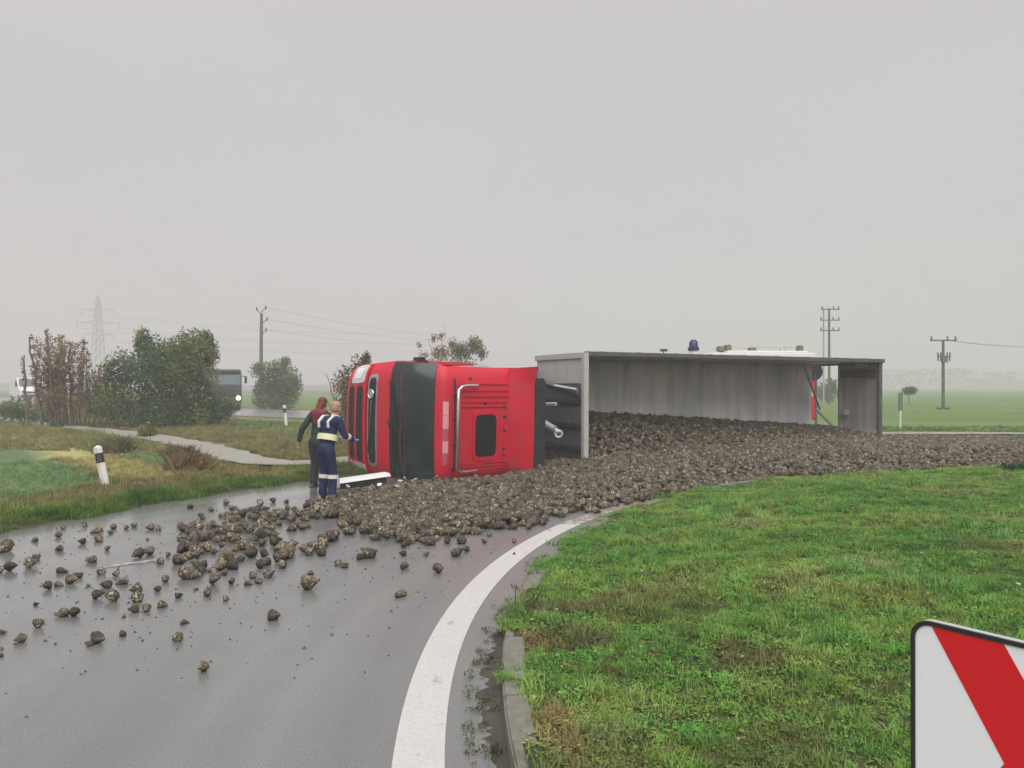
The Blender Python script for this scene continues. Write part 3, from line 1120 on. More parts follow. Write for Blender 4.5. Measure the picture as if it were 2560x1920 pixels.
def gutter():
    # soil and weeds washed against the kerb close to the viewer
    me = MB()
    n, k = 170, 6
    for i in range(n):
        a = R(163.0 + i * 34.0 / n)
        w = .02 + (.05 + .10 * random.random()) * math.exp(-((i - 86) / 30.0) ** 2) + .03 * random.random()
        for j in range(k):
            t = j / (k - 1)
            r_ = R_KERB - .005 + w * t
            h = .03 * (1 - t) ** 1.3 * (.6 + .8 * random.random()) + .002
            if j == k - 1:
                h = -.004
            me.v.append((CX + r_ * math.cos(a), CY + r_ * math.sin(a), h))
            me.c.append((1, 1, 1))
    for i in range(n - 1):
        for j in range(k - 1):
            me.f.append((i * k + j, i * k + j + 1, (i + 1) * k + j + 1, (i + 1) * k + j))
    tag(me.build('gutter_soil', M['mud'], smooth=180), 'dark soil washed up against the kerb beside the white line', 'soil', kind='stuff')
    N = 300
    a = R(164) + R(31) * rng.random(N)
    r_ = R_KERB + .02 + .17 * rng.random(N) ** 1.6
    dens = np.exp(-((np.degrees(a) - 181) / 7.0) ** 2)
    k_ = rng.random(N) < np.clip(dens + .15, 0, 1)
    a, r_ = a[k_], r_[k_]
    tint = np.array([(.07, .12, .03), (.10, .14, .04), (.13, .11, .05), (.09, .07, .045)])[rng.integers(0, 4, len(a))] * (.6 + .7 * rng.random((len(a), 1)))
    rot = np.stack([rng.uniform(-.4, .4, len(a)), rng.uniform(-.4, .4, len(a)), rng.uniform(0, TAU, len(a))], -1)
    sc = rng.uniform(.22, .62, len(a))
    o = scatter('gutter_weeds', np.stack([CX + r_ * np.cos(a), CY + r_ * np.sin(a), np.full(len(a), .004)], -1), rot, np.repeat(sc[:, None], 3, 1), tint, TUFTS, rng.integers(2, 4, len(a)))
    tag(o, 'small weeds rooted in the gutter soil below the kerb', 'weeds', kind='stuff')


gutter()

# ================================================================== the articulated lorry
# --- tractor: local x forward, y left (down now), z up (towards the viewer's right)
A_CAB = R(50)
U = Vector((math.cos(A_CAB), -math.sin(A_CAB), 0))
F = Vector((-math.sin(A_CAB), -math.cos(A_CAB), 0))
Ldn = Vector((0, 0, -1))
P0 = Vector((-1.35, 15.2, 0))
O = P0 - U * 3.1
O.z = 1.13
MT = Matrix(((F.x, Ldn.x, U.x, O.x), (F.y, Ldn.y, U.y, O.y), (F.z, Ldn.z, U.z, O.z), (0, 0, 0, 1)))
MT = MT @ Matrix.Rotation(R(-1.3), 4, 'X')
tractor = empty('overturned_truck', M=MT)
tag(tractor, 'red lorry tractor lying on its side with grille, windscreen and roof towards the road', 'truck')

PROF = [(.20, .20), (.24, .38), (.38, .48), (.80, .51), (1.10, .50), (1.45, .48), (1.95, .43), (2.05, .385), (2.50, .265), (2.97, .125), (3.03, .085),
        (3.12, .03), (3.18, -.06), (3.20, -.20), (3.22, -.50), (3.24, -1.0), (3.26, -1.45), (3.27, -1.75)]
PROF = [(b, a) for a, b in PROF]       # (forward, up)
_pl = [0.0]
for i in range(1, len(PROF)):
    _pl.append(_pl[-1] + math.hypot(PROF[i][0] - PROF[i - 1][0], PROF[i][1] - PROF[i - 1][1]))
T_AT_Z = {}


def prof_at(t):
    t = max(0, min(_pl[-1], t))
    f_ = float(np.interp(t, _pl, [p[0] for p in PROF]))
    z_ = float(np.interp(t, _pl, [p[1] for p in PROF]))
    e1, e2 = max(0, t - .04), min(_pl[-1], t + .04)
    df = float(np.interp(e2, _pl, [p[0] for p in PROF]) - np.interp(e1, _pl, [p[0] for p in PROF]))
    dz = float(np.interp(e2, _pl, [p[1] for p in PROF]) - np.interp(e1, _pl, [p[1] for p in PROF]))
    L = math.hypot(df, dz) or 1
    return f_, z_, dz / L, -df / L       # point and outward normal (forward, up)


def t_of_z(z):       # on the front face
    return float(np.interp(z, [p[1] for p in PROF], _pl))


def t_of_f(f_):      # on the roof
    fs_ = [-p[0] for p in PROF[11:]]
    return float(np.interp(-f_, fs_, _pl[11:]))


def cab_pt(t, v, off=0.0):
    f_, z_, nf, nz = prof_at(t)
    hw = float(np.interp(z_, [.2, .5, 1.0, 2.0, 2.9, 3.1, 3.27], [1.04, 1.10, 1.15, 1.22, 1.18, 1.13, 1.10]))
    s = abs(v)
    back = .05 * s ** 2 + .155 * s ** 8
    roofy = max(0.0, nz)
    back = back * (1 - .25 * roofy)
    return Vector((f_ + nf * (off - back), hw * v, z_ + nz * (off - back)))


def patch(mb, t0, t1, v0, v1, off=0.01, depth=0.03, n=10, mm=14, shape=None, col=None):
    """a piece of the cab skin, proud by off, with its own thickness"""
    g = []
    for i in range(n + 1):
        for j in range(mm + 1):
            a, b = i / n, j / mm
            va = v0 + (v1 - v0) * b
            ta = t0 + (t1 - t0) * a
            if shape:
                ta, va = shape(a, b, ta, va)
            g.append((ta, va))
    top = [cab_pt(t, v, off) for t, v in g]
    w = mm + 1
    rim = [j for j in range(w)] + [i * w + mm for i in range(1, n + 1)] + [n * w + j for j in range(mm - 1, -1, -1)] + [i * w for i in range(n - 1, 0, -1)]
    low = [cab_pt(g[i][0], g[i][1], off - depth) for i in rim]
    fs = [(i * w + j, i * w + j + 1, (i + 1) * w + j + 1, (i + 1) * w + j) for i in range(n) for j in range(mm)]
    N0 = len(top)
    nr = len(rim)
    fs += [(rim[i], rim[(i + 1) % nr], N0 + (i + 1) % nr, N0 + i) for i in range(nr)]
    mb.add(top + low, fs, col)
    return mb


def rounded(rad_t, rad_v, t0, t1, v0, v1):
    """shape function that pulls the corners of a patch in"""
    def fn(a, b, ta, va):
        x, y = 2 * a - 1, 2 * b - 1
        k = .16
        xx = x * math.sqrt(1 - k * y ** 6 * 1.0)
        yy = y * math.sqrt(1 - k * x ** 6 * 1.0)
        return (t0 + t1) / 2 + (t1 - t0) / 2 * xx, (v0 + v1) / 2 + (v1 - v0) / 2 * yy
    return fn


# cab shell
sh = MB()
nT, nV = 46, 26
ts = [(_pl[-1]) * i / nT for i in range(nT + 1)]
vs_ = [cab_pt(t, -1 + 2 * j / nV) for t in ts for j in range(nV + 1)]
w = nV + 1
fs_ = [(i * w + j, i * w + j + 1, (i + 1) * w + j + 1, (i + 1) * w + j) for i in range(nT) for j in range(nV)]
lo = len(vs_)
left_pts = [cab_pt(t, 1) for t in ts]
right_pts = [cab_pt(t, -1) for t in ts]
rear_lo_l, rear_lo_r = Vector((-1.75, 1.12, .75)), Vector((-1.75, -1.12, .75))
arch_l = [Vector((-1.1, 1.15, .75)), Vector((-.95, 1.15, 1.02)), Vector((-.6, 1.15, 1.15)), Vector((-.25, 1.15, 1.02)), Vector((-.12, 1.13, .6))]
arch_r = [Vector((p.x, -p.y, p.z)) for p in arch_l]
vs_ += [rear_lo_l] + arch_l + [rear_lo_r] + arch_r
fs_.append(tuple([i * w + nV for i in range(nT + 1)] + [lo + k for k in range(0, 6)]))
fs_.append(tuple([lo + 6 + k for k in range(5, -1, -1)] + [i * w for i in range(nT, -1, -1)]))
fs_.append(tuple([nT * w + j for j in range(nV, -1, -1)] + [lo + 6, lo]))
sh.add(vs_, fs_)
shell = sh.build('cab_shell', M['red'], tractor, smooth=32)

# seams, bumper with two dark slots, lamp
tz = t_of_z
patch(MB(), tz(1.185), tz(1.2), -.97, .97, .004, .02, 1, 24).build('panel_seam', M['black'], shell)
bmp = patch(MB(), tz(.29), tz(1.17), -.995, .995, .035, .05, 10, 26).build('bumper', M['red'], tractor)
patch(MB(), 0.0, tz(.30), -.97, .97, .03, .06, 3, 24).build('bumper_lip', M['black'], bmp)
for z0, z1 in ((.50, .74), (.84, 1.08)):
    gmb = patch(MB(), tz(z0), tz(z1), -.62, .74, .045, .04, 4, 22, rounded(0, 0, tz(z0), tz(z1), -.62, .74))
    g_ = gmb.build('air_intake', M['black'], bmp)
    for q in (.33, .66):
        zz = z0 + (z1 - z0) * q
        patch(MB(), tz(zz - .012), tz(zz + .012), -.58, .70, .053, .012, 1, 20).build('slat', M['soot'], g_)
for s in (-1, 1):
    a_, b_ = (-.985, -.66) if s < 0 else (.78, .985)
    h_ = patch(MB(), tz(.60), tz(1.12), a_, b_, .05, .05, 6, 8, rounded(0, 0, tz(.6), tz(1.12), a_, b_)).build('headlight', M['lamp'], tractor)
    patch(MB(), tz(.72), tz(.98), a_ + .05, b_ - .08, .056, .01, 4, 6, rounded(0, 0, tz(.72), tz(.98), a_ + .05, b_ - .08)).build('lens', M['white'] if s < 0 else M['lamp'], h_)
    f_ = patch(MB(), tz(.47), tz(.56), a_, b_, .045, .04, 3, 6).build('fog_lamp', M['lamp'] if s > 0 else M['red'], tractor)

# grille frame, badge and diagonal bar
gr_f = patch(MB(), tz(1.24), tz(1.56), -.80, .78, .022, .04, 6, 26, rounded(0, 0, tz(1.24), tz(1.56), -.8, .78)).build('grille', M['silver'], tractor)
gi_ = patch(MB(), tz(1.285), tz(1.525), -.74, .72, .032, .02, 6, 26, rounded(0, 0, tz(1.285), tz(1.525), -.74, .72)).build('grille_mesh', M['black'], gr_f)
for k in range(4):
    z0 = 1.32 + k * .05
    patch(MB(), tz(z0), tz(z0 + .014), -.70, .68, .040, .012, 1, 20).build('slat', M['soot'], gr_f)
bc = cab_pt(tz(1.41), -.46, .065)
bd = MB().torus(bc, (1, 0, .1), .085, .018)
bd.beam(bc + Vector((0, -.05, -.0)), bc + Vector((0, .05, 0)), .03, .03)
bd.tube([bc + Vector((-.012, 0, 0)), bc + Vector((.006, 0, 0))], .068, 20)
bd.build('badge', M['chrome'], gr_f)
db = MB()
pts = [cab_pt(tz(1.44 - .15 * q), -.36 + .92 * q, .05) for q in np.linspace(0, 1, 8)]
db.tube(pts, .013, 6)
db.build('diagonal_bar', M['chrome'], gr_f)

# windscreen with black surround, wipers, sun visor, header
ws = patch(MB(), tz(1.965), tz(3.02), -.985, .985, .012, .02, 10, 26).build('windscreen', M['black'], tractor)
patch(MB(), tz(2.05), tz(3.0), -.93, .93, .020, .012, 10, 26, rounded(0, 0, tz(2.05), tz(3.0), -.93, .93)).build('pane', M['smear'], ws)
for v0, v1 in ((-.70, -.05), (-.05, .60)):
    wp = MB()
    wp.tube([cab_pt(tz(1.95), v0, .04), cab_pt(tz(2.05), (v0 + v1) / 2, .055), cab_pt(tz(2.12), v1, .05)], .012, 6)
    wp.tube([cab_pt(tz(2.03), v0 + .1, .035), cab_pt(tz(2.17), v1 + .12, .035)], .014, 6)
    wp.build('wiper', M['black'], ws)
sv = MB()
n, mm = 6, 24
tp, bt = [], []
for i in range(n + 1):
    for j in range(mm + 1):
        a, v = i / n, -.99 + 1.98 * j / mm
        t = tz(2.56) + (tz(3.03) - tz(2.56)) * a
        off = .20 * math.sin((1 - a) * 1.3) + .03
        tp.append(cab_pt(t, v, off + .012))
        bt.append(cab_pt(t, v, off))
w = mm + 1
fs_ = [(i * w + j, i * w + j + 1, (i + 1) * w + j + 1, (i + 1) * w + j) for i in range(n) for j in range(mm)]
N0 = len(tp)
fs2 = [tuple(N0 + q for q in f[::-1]) for f in fs_]
rim = [j for j in range(w)] + [i * w + mm for i in range(1, n + 1)] + [n * w + j for j in range(mm - 1, -1, -1)] + [i * w for i in range(n - 1, 0, -1)]
fs_ += fs2 + [(rim[i], rim[(i + 1) % len(rim)], N0 + rim[(i + 1) % len(rim)], N0 + rim[i]) for i in range(len(rim))]
sv.add(tp + bt, fs_)
svo = sv.build('sun_visor', M['tint_glass'], tractor)
for v in (-.8, 0, .8):
    MB().beam(cab_pt(tz(2.94), v, .0), cab_pt(tz(2.75), v, .13), .03, .02, (0, 1, 0)).build('bracket', M['black'], svo)

# roof: header band, light bar, recessed ribbed panel with hatch, wind deflector
tf = t_of_f
hd_ = patch(MB(), tz(3.035), tf(-.16), -.98, .98, .035, .05, 6, 26).build('roof_header', M['red'], tractor)
# pale sign strip on the header (its lettering cannot be read)
cells = [(-.50, -.27, 1), (-.27, -.03, 1), (-.03, .17, 0), (.17, .38, 1), (.38, .58, 0)]
for a_, b_, q in cells:
    patch(MB(), tf(-.015), tf(-.10 if q else -.09), a_ + .10, b_ + .092, .040, .008, 2, 5).build('header_film', M['pink'] if q else M['pink_dark'], hd_)
lb = MB()
BA, BB = -.68, .80
bar = [cab_pt(tf(-.75), BA, .06), cab_pt(tf(-.42), BA, .16), cab_pt(tf(-.30), BA + .02, .19), cab_pt(tf(-.22), BA + .08, .20), cab_pt(tf(-.20), -.3, .22), cab_pt(tf(-.20), .4, .22), cab_pt(tf(-.22), BB - .08, .20), cab_pt(tf(-.30), BB - .02, .19), cab_pt(tf(-.42), BB, .16), cab_pt(tf(-.75), BB, .06)]
lb.tube(bar, .030, 10)
lbo = lb.build('roof_light_bar', M['chrome'], tractor, smooth=60)
for v in (-.5, -.1, .35, .75):
    MB().tube([cab_pt(tf(-.20), v, .20), cab_pt(tf(-.20), v, .02)], .014, 6).build('stay', M['black'], lbo)
# recess frame strips and ribs
rec = patch(MB(), tf(-.24), tf(-.28), -.80, .80, .014, .02, 1, 20).build('roof_seam', M['soot'], tractor)
for v in (-.72, -.60, -.50, -.40, -.32, .68, .74, .80, .86):
    patch(MB(), tf(-.42), tf(-1.50), v - .018, v + .018, .024, .03, 6, 3).build('roof_rib', M['red'], tractor)
for (fa, va) in ((-.62, -.80), (-.95, -.36), (-1.42, -.30), (-1.42, -.12), (-1.42, .12), (-1.42, .46), (-1.42, .58)):
    c = cab_pt(tf(fa), va, 0)
    MB().tube([c, c + Vector((0, 0, .035))], .022, 8).build('roof_bolt', M['black'], tractor)
hf = patch(MB(), tf(-.66), tf(-1.26), -.24, .64, .03, .05, 8, 12, rounded(0, 0, tf(-.66), tf(-1.26), -.24, .64)).build('roof_hatch', M['red'], tractor)
patch(MB(), tf(-.71), tf(-1.21), -.17, .57, .038, .02, 8, 12, rounded(0, 0, tf(-.71), tf(-1.21), -.17, .57)).build('hatch_glass', M['glass'], hf)
# wind deflector: a flared collar at the rear of the roof
df_ = MB()
n, mm = 8, 26
tp, bt = [], []
for i in range(n + 1):
    for j in range(mm + 1):
        a, v = i / n, -1 + 2 * j / mm
        s = abs(v)
        f_a = -1.60 - .22 * a + .10 * (1 - a) * (1 - abs(v + .1))
        z_a = 3.25 + .46 * a ** 1.1 - .05 * s ** 4 + (.16 * a * max(0, (-v - .70) / .30) ** 1.3)
        hw = 1.10 + .04 * a
        y_a = hw * v
        if v > .86:
            z_a -= (s - .86) / .14 * .16 * a
            f_a -= (s - .86) / .14 * .10
        tp.append(Vector((f_a, y_a, z_a)))
        bt.append(Vector((f_a - .05, y_a * .97, z_a - .05)))
w = mm + 1
fs_ = [(i * w + j, i * w + j + 1, (i + 1) * w + j + 1, (i + 1) * w + j) for i in range(n) for j in range(mm)]
N0 = len(tp)
rim = [j for j in range(w)] + [i * w + mm for i in range(1, n + 1)] + [n * w + j for j in range(mm - 1, -1, -1)] + [i * w for i in range(n - 1, 0, -1)]
fs_ = fs_ + [tuple(N0 + q for q in f[::-1]) for f in fs_] + [(rim[i], rim[(i + 1) % len(rim)], N0 + rim[(i + 1) % len(rim)], N0 + rim[i]) for i in range(len(rim))]
df_.add(tp + bt, fs_)
dfo = df_.build('wind_deflector', M['red'], tractor)
for s in (-1, 1):
    fin = MB().prism([(-1.62, 3.10), (-1.86, 3.60), (-2.05, 3.5), (-2.05, 1.4), (-1.76, 1.4), (-1.76, 3.0)], s * 1.07, s * 1.11, 'y')
    fin.build('side_fin', M['red'], dfo, bevel=.01)
MB().box((-2.2, .05, 2.4), (.6, 1.9, 1.9)).build('dark_gap_filler', M['soot'], tractor, bevel=.05)  # added black box, keeps the see-through gap behind the deflector dark
MB().box((-1.80, 0, 2.05), (.09, 2.1, 2.3)).build('cab_rear_wall', M['soot'], tractor, bevel=.02)

# side now facing the sky and the one on the road: door, window, handle, mirror, step
def cab_hw(z):
    return float(np.interp(z, [.2, .5, 1.0, 2.0, 2.9, 3.1, 3.27], [1.04, 1.10, 1.15, 1.22, 1.18, 1.13, 1.10]))


for s in (-1, 1):
    def side_piece(poly, a, b):
        mb = MB().prism(poly, 0, 1, 'y')
        mb.v = [(x, s * (cab_hw(z) - .045 + (a if y < .5 else b)), z) for x, y, z in mb.v]
        return mb
    dr = side_piece([(.12, 1.15), (.14, 1.95), (-.06, 2.75), (-.95, 2.85), (-.98, 1.25), (-.3, 1.2)], 0, .05).build('door', M['red'], tractor)
    side_piece([(.02, 2.05), (-.12, 2.62), (-.86, 2.70), (-.88, 2.05)], .05, .058).build('side_window', M['glass'], dr)
    MB().beam((-.62, s * 1.215, 1.75), (-.86, s * 1.215, 1.75), .03, .05).build('handle', M['black'], dr)
    mr = MB().box((.10, s * 1.25, 2.50), (.10, .07, .30))
    mr.tube([(.0, s * 1.15, 2.72), (.08, s * 1.24, 2.62)], .02, 6)
    mr.build('mirror', M['black'], tractor, bevel=.02)
    MB().box((-.45, s * 1.06, .58), (.62, .16, .30)).build('step', M['black'], tractor, bevel=.02)
MB().tube([(-.25, -1.20, 2.35), (-.25, -1.245, 2.1), (-.25, -1.20, 1.85)], .016, 6).build('grab_rail', M['black'], tractor)

# chassis, axles, wheels, tank
ch = MB()
for s in (-.42, .42):
    ch.beam((.1, s, .92), (-4.6, s, .92), .09, .26)
for f_a in (-2.1, -3.0, -3.9, -4.5):
    ch.beam((f_a, -.42, .92), (f_a, .42, .92), .12, .18)
ch.build('chassis', M['soot'], tractor)
MB().box((-3.6, 0, 1.12), (1.0, .9, .1)).build('fifth_wheel', M['soot'], tractor, bevel=.03)
MB().tube([(-1.9, -.85, .8), (-2.9, -.85, .8)], .32, 16).build('fuel_tank', M['silver'], tractor)
MB().tube([(-1.95, .85, .8), (-2.7, .85, .8)], .3, 16).build('exhaust_box', M['dark_steel'], tractor)


def wheel_at(parent, x, y, z, r=.50, w_=.30, side=1, dual=False):
    wt = MB()
    prof = [(-.5, .62), (-.5, .93), (-.36, 1.0), (.36, 1.0), (.5, .93), (.5, .62)]
    n = 28
    vs2, fs2 = [], []
    for i in range(n):
        t = TAU * i / n
        for a, b in prof:
            vs2.append((x + b * r * math.cos(t), y + a * w_, z + b * r * math.sin(t)))
    m2 = len(prof)
    for i in range(n):
        for k in range(m2):
            fs2.append((i * m2 + k, i * m2 + (k + 1) % m2, ((i + 1) % n) * m2 + (k + 1) % m2, ((i + 1) % n) * m2 + k))
    wt.add(vs2, fs2)
    wh = wt.build('wheel', M['rubber'], parent)
    rm = MB().tube([(x, y - w_ * .35, z), (x, y + w_ * .35, z)], r * .63, 24)
    rm.tube([(x, y + side * w_ * .3, z), (x, y + side * w_ * .62, z)], r * .24, 12)
    rm.build('rim', M['silver'], wh)
    return wh


for s in (-1, 1):
    wheel_at(tractor, -.62, s * 1.0, .5, side=s)
    wheel_at(tractor, -4.1, s * .78, .5, w_=.55, side=s)
for x_ in (-.62, -4.1):
    MB().tube([(x_, -1, .5), (x_, 1, .5)], .08, 8).build('axle', M['soot'], tractor)

# --- tipper trailer: local x forward, y left (down), z up (towards the viewer)
A_TR = R(25)
Ut = Vector((math.sin(A_TR), -math.cos(A_TR), 0))
Ft = Vector((-math.cos(A_TR), -math.sin(A_TR), 0))
TRD, TRL, HW = 2.2, 9.15, 1.25
TC = Vector((1.59, 17.6, 0))         # front corner of the open top, on the road
OT = TC - Ut * TRD
OT.z = HW + .02
MTr = Matrix(((Ft.x, 0, Ut.x, OT.x), (Ft.y, 0, Ut.y, OT.y), (0, -1, 0, OT.z), (0, 0, 0, 1))) @ Matrix.Rotation(R(0.25), 4, 'Z').inverted()
trailer = empty('tipper_trailer', M=MTr)
tag(trailer, 'grey steel tipper trailer lying on its side with beets spilling out of its open top', 'trailer')
FLL = TRL - .28
fl = MB().box((-FLL / 2, 0, -.03), (FLL, 2 * HW - .1, .06))
fl_o = fl.build('floor_sheet', M['sheet'], trailer)
# curved lower corners between floor and side walls
for s in (-1, 1):
    cv = MB()
    prof = [(s * (HW - .07 - .14 * (1 - math.sin(t))), .14 * (1 - math.cos(t))) for t in np.linspace(0, math.pi / 2, 7)]
    vs2 = [(-.05, y, z + .003) for y, z in prof] + [(-FLL + .02, y, z + .003) for y, z in prof]
    cv.add(vs2, [(i, i + 1, i + 8, i + 7) for i in range(6)])
    if True:
        cv.build('floor_corner', M['sheet'], trailer, smooth=60)
for s in (-1, 1):
    wl = MB().box((-TRL / 2, s * (HW - .03), TRD / 2), (TRL, .05, TRD + .06))
    wo = wl.build('side_wall', M['sheet'], trailer)
    MB().box((-TRL / 2, s * (HW - .012), TRD + .03), (TRL + .02, .10, .12)).build('top_rail', M['dark_steel'], wo, bevel=.01)
    for k in range(9):
        MB().box((-.5 - k * 1.02, s * (HW + .025), TRD / 2 - .05), (.10, .06, TRD - .1)).build('wall_rib', M['dark_steel'], wo, bevel=.008)
# front bulkhead with its bright top beam
bk = MB().box((.03, 0, TRD / 2), (.05, 2 * HW - .08, TRD)).build('front_wall', M['dark_steel'], trailer)
MB().box((.02, 0, TRD + .045), (.13, 2 * HW + .02, .13)).build('front_top_beam', M['galv'], trailer, bevel=.012)
MB().box((.065, -HW + .36, TRD / 2), (.02, .60, TRD - .06)).build('upper_sheet', M['galv'], bk)
MB().box((.085, -HW + .05, TRD / 2), (.09, .13, TRD)).build('edge_post', M['galv'], bk, bevel=.01)
for y_ in (-.18, .35, .85):
    MB().box((.09, y_, TRD / 2), (.08, .10, TRD - .1)).build('stiffener', M['soot'], bk, bevel=.01)
inv = MTr.inverted()


def tr_world(p):
    return inv @ Vector(p)


# beams and the tipping ram between cab and bulkhead
MB().beam(tr_world(at_depth(1335, 952, 19.1)), tr_world(at_depth(1448, 985, 17.6)), .10, .16).build('diagonal_brace', M['dark_steel'], trailer, bevel=.01)
MB().beam(tr_world(at_depth(1346, 957, 18.9)), tr_world(at_depth(1440, 973, 17.55)), .05, .03).build('brace_flange', M['galv'], trailer)
MB().beam(tr_world(at_depth(1362, 1011, 18.4)), tr_world(at_depth(1390, 1010, 18.0)), .06, .07).build('step_plate', M['galv'], trailer)
rp0, rp1 = tr_world(at_depth(1330, 1040, 18.2)), tr_world(at_depth(1388, 1075, 17.5))
rm = MB().tube([rp0, rp0.lerp(rp1, .35)], .045, 12)
rm.tube([rp0.lerp(rp1, .33), rp1], .085, 14)
rm.tube([rp1, rp1.lerp(tr_world(at_depth(1398, 1084, 17.4)), 1)], .06, 12)
ra = rm.build('tipping_ram', M['silver'], trailer)
MB().torus(tr_world(at_depth(1396, 1085, 17.4)), (0.5, -.3, 1), .075, .028, 18, 8).build('ram_eye', M['silver'], ra)
hs = MB()
hp = [at_depth(1345, 1122, 18.0), at_depth(1362, 1140, 17.7), at_depth(1378, 1130, 17.6), at_depth(1396, 1150, 17.4)]
hs.tube([tr_world(p) for p in hp], .02, 6)
hs.build('hose', M['rubber'], trailer)
# rear frame and half gate
RX = -TRL
rf = MB()
rf.box((RX + .02, -HW + .05, TRD / 2), (.12, .10, TRD))
rf.build('rear_top_frame', M['dark_steel'], trailer, bevel=.01)
GZ0 = .86
gt = MB().box((RX + .03, .01, (GZ0 + TRD) / 2), (.05, 2 * HW - .16, TRD - GZ0))
k_ = NT('gate_sheet')
nz_ = k_.noise(1.0, 6.0, .65, 'Object', (3, .5, 7))
k_.set(k_.ramp(nz_, [(.3, (.30, .29, .27)), (.7, (.52, .49, .45))]), .6, .1)
gate = gt.build('rear_gate', k_.m, trailer)
for z_ in (GZ0, TRD - .03):
    MB().box((RX + .06, 0, z_), (.13, 2 * HW - .14, .09)).build('gate_post', M['dark_steel'] if z_ > 1 else M['galv'], gate, bevel=.01)
MB().box((RX + .10, HW - .55, (GZ0 + TRD) / 2), (.08, .17, TRD - GZ0 - .12)).build('gate_rail', M['galv'], gate, bevel=.01)
MB().box((RX + .10, -HW + .34, (GZ0 + TRD) / 2), (.07, .20, TRD - GZ0 - .12)).build('gate_rail', M['dark_steel'], gate, bevel=.01)
MB().box((RX + .16, .16, GZ0 + .2), (.20, .16, .26)).build('gate_latch', M['galv'], gate, bevel=.02)
MB().box((RX + .20, -HW + .12, GZ0 + .85), (.12, .10, .36)).build('gate_hinge', M['galv'], gate, bevel=.015)
# diagonal stay inside the box near the rear
s0, s1 = Vector((RX + 1.55, -HW + .08, .95)), Vector((RX + .1, .05, .12))
MB().tube([s0, s1], .034, 8).build('gate_stay', M['galv'], trailer)
MB().tube([s0.lerp(s1, .4) + Vector((0, .06, .03)), s1 + Vector((0, .06, .03))], .028, 8).build('gas_strut', M['silver'], trailer)
# underframe and wheels, behind
uf = MB()
for s in (-.55, .55):
    uf.beam((-.6, s, -.35), (-TRL + .1, s, -.35), .12, .3, (0, 1, 0))
uf.build('underframe', M['soot'], trailer)
for x_ in (-5.6, -6.9, -8.2):
    MB().tube([(x_, -1.0, -.75), (x_, 1.0, -.75)], .07, 8).build('axle', M['soot'], trailer)
    for s in (-1, 1):
        wheel_at(trailer, x_, s * .98, -.75, r=.5, w_=.38, side=s)
for s in (-1, 1):
    MB().box((-2.6, s * .6, -.9), (.14, .14, .8)).build('support_leg', M['dark_steel'], trailer)
    MB().box((RX + .1, s * .8, -.35), (.06, .5, .16)).build('tail_lamp', M['red'], trailer)

# broken white side fairing in front of the cab
fa, fb = px(842, 1222), px(972, 1206)
fb = px(968, 1208)
wf = empty('loose_fairing', ((fa + fb) / 2))
tag(wf, 'long white broken fairing lying on the road below the red cab', 'panel')
d = (fb - fa)
L_ = d.length
ang = math.atan2(d.y, d.x)
Mz = Matrix.Rotation(ang, 4, 'Z')
pm = MB()
prof = [(-.10, .10), (-.06, .155), (.08, .165), (.12, .12), (.10, .11), (.07, .145), (-.05, .137), (-.085, .095)]
vs2 = [Mz @ Vector((-L_ / 2, y, z)) for y, z in prof] + [Mz @ Vector((L_ / 2, y * 1.1, z + .04)) for y, z in prof]
pm.add(vs2, [(i, (i + 1) % 8, (i + 1) % 8 + 8, i + 8) for i in range(8)] + [tuple(range(8)), tuple(range(15, 7, -1))])
pm.build('fairing_skin', M['white'], wf)
MB().box((0, 0, .06), (L_ * .92, .14, .10), Mz).build('fairing_bracket', M['soot'], wf, bevel=.02)
MB().box(Mz @ Vector((-L_ / 2 - .02, 0, .10)), (.10, .16, .18), Mz).build('end_cap', M['galv'], wf, bevel=.02)
DEB = [(1000, 1212, .07), (1012, 1205, .05), (1093, 1198, .06), (992, 1226, .06), (1025, 1222, .045), (870, 1226, .05), (1040, 1209, .04), (948, 1222, .05)]
for i, (x, y, s) in enumerate(DEB):
    p = px(x, y, .03)
    q = MB()
    pts = [(s * math.cos(t) * random.uniform(.6, 1.2), s * math.sin(t) * random.uniform(.5, 1)) for t in np.linspace(0, TAU, 6)[:-1]]
    q.prism(pts, 0, .012, 'z')
    o = q.build('lamp_fragment', M['lamp'], smooth=0)
    o.location = (p.x, p.y, .10)
    o.rotation_euler = (random.uniform(.2, .9), random.uniform(-.4, .4), random.uniform(0, 6))
    tag(o, 'pale broken lamp fragment among the beets below the red cab', 'fragment', 'broken lamp fragments')

# ================================================================== the beets


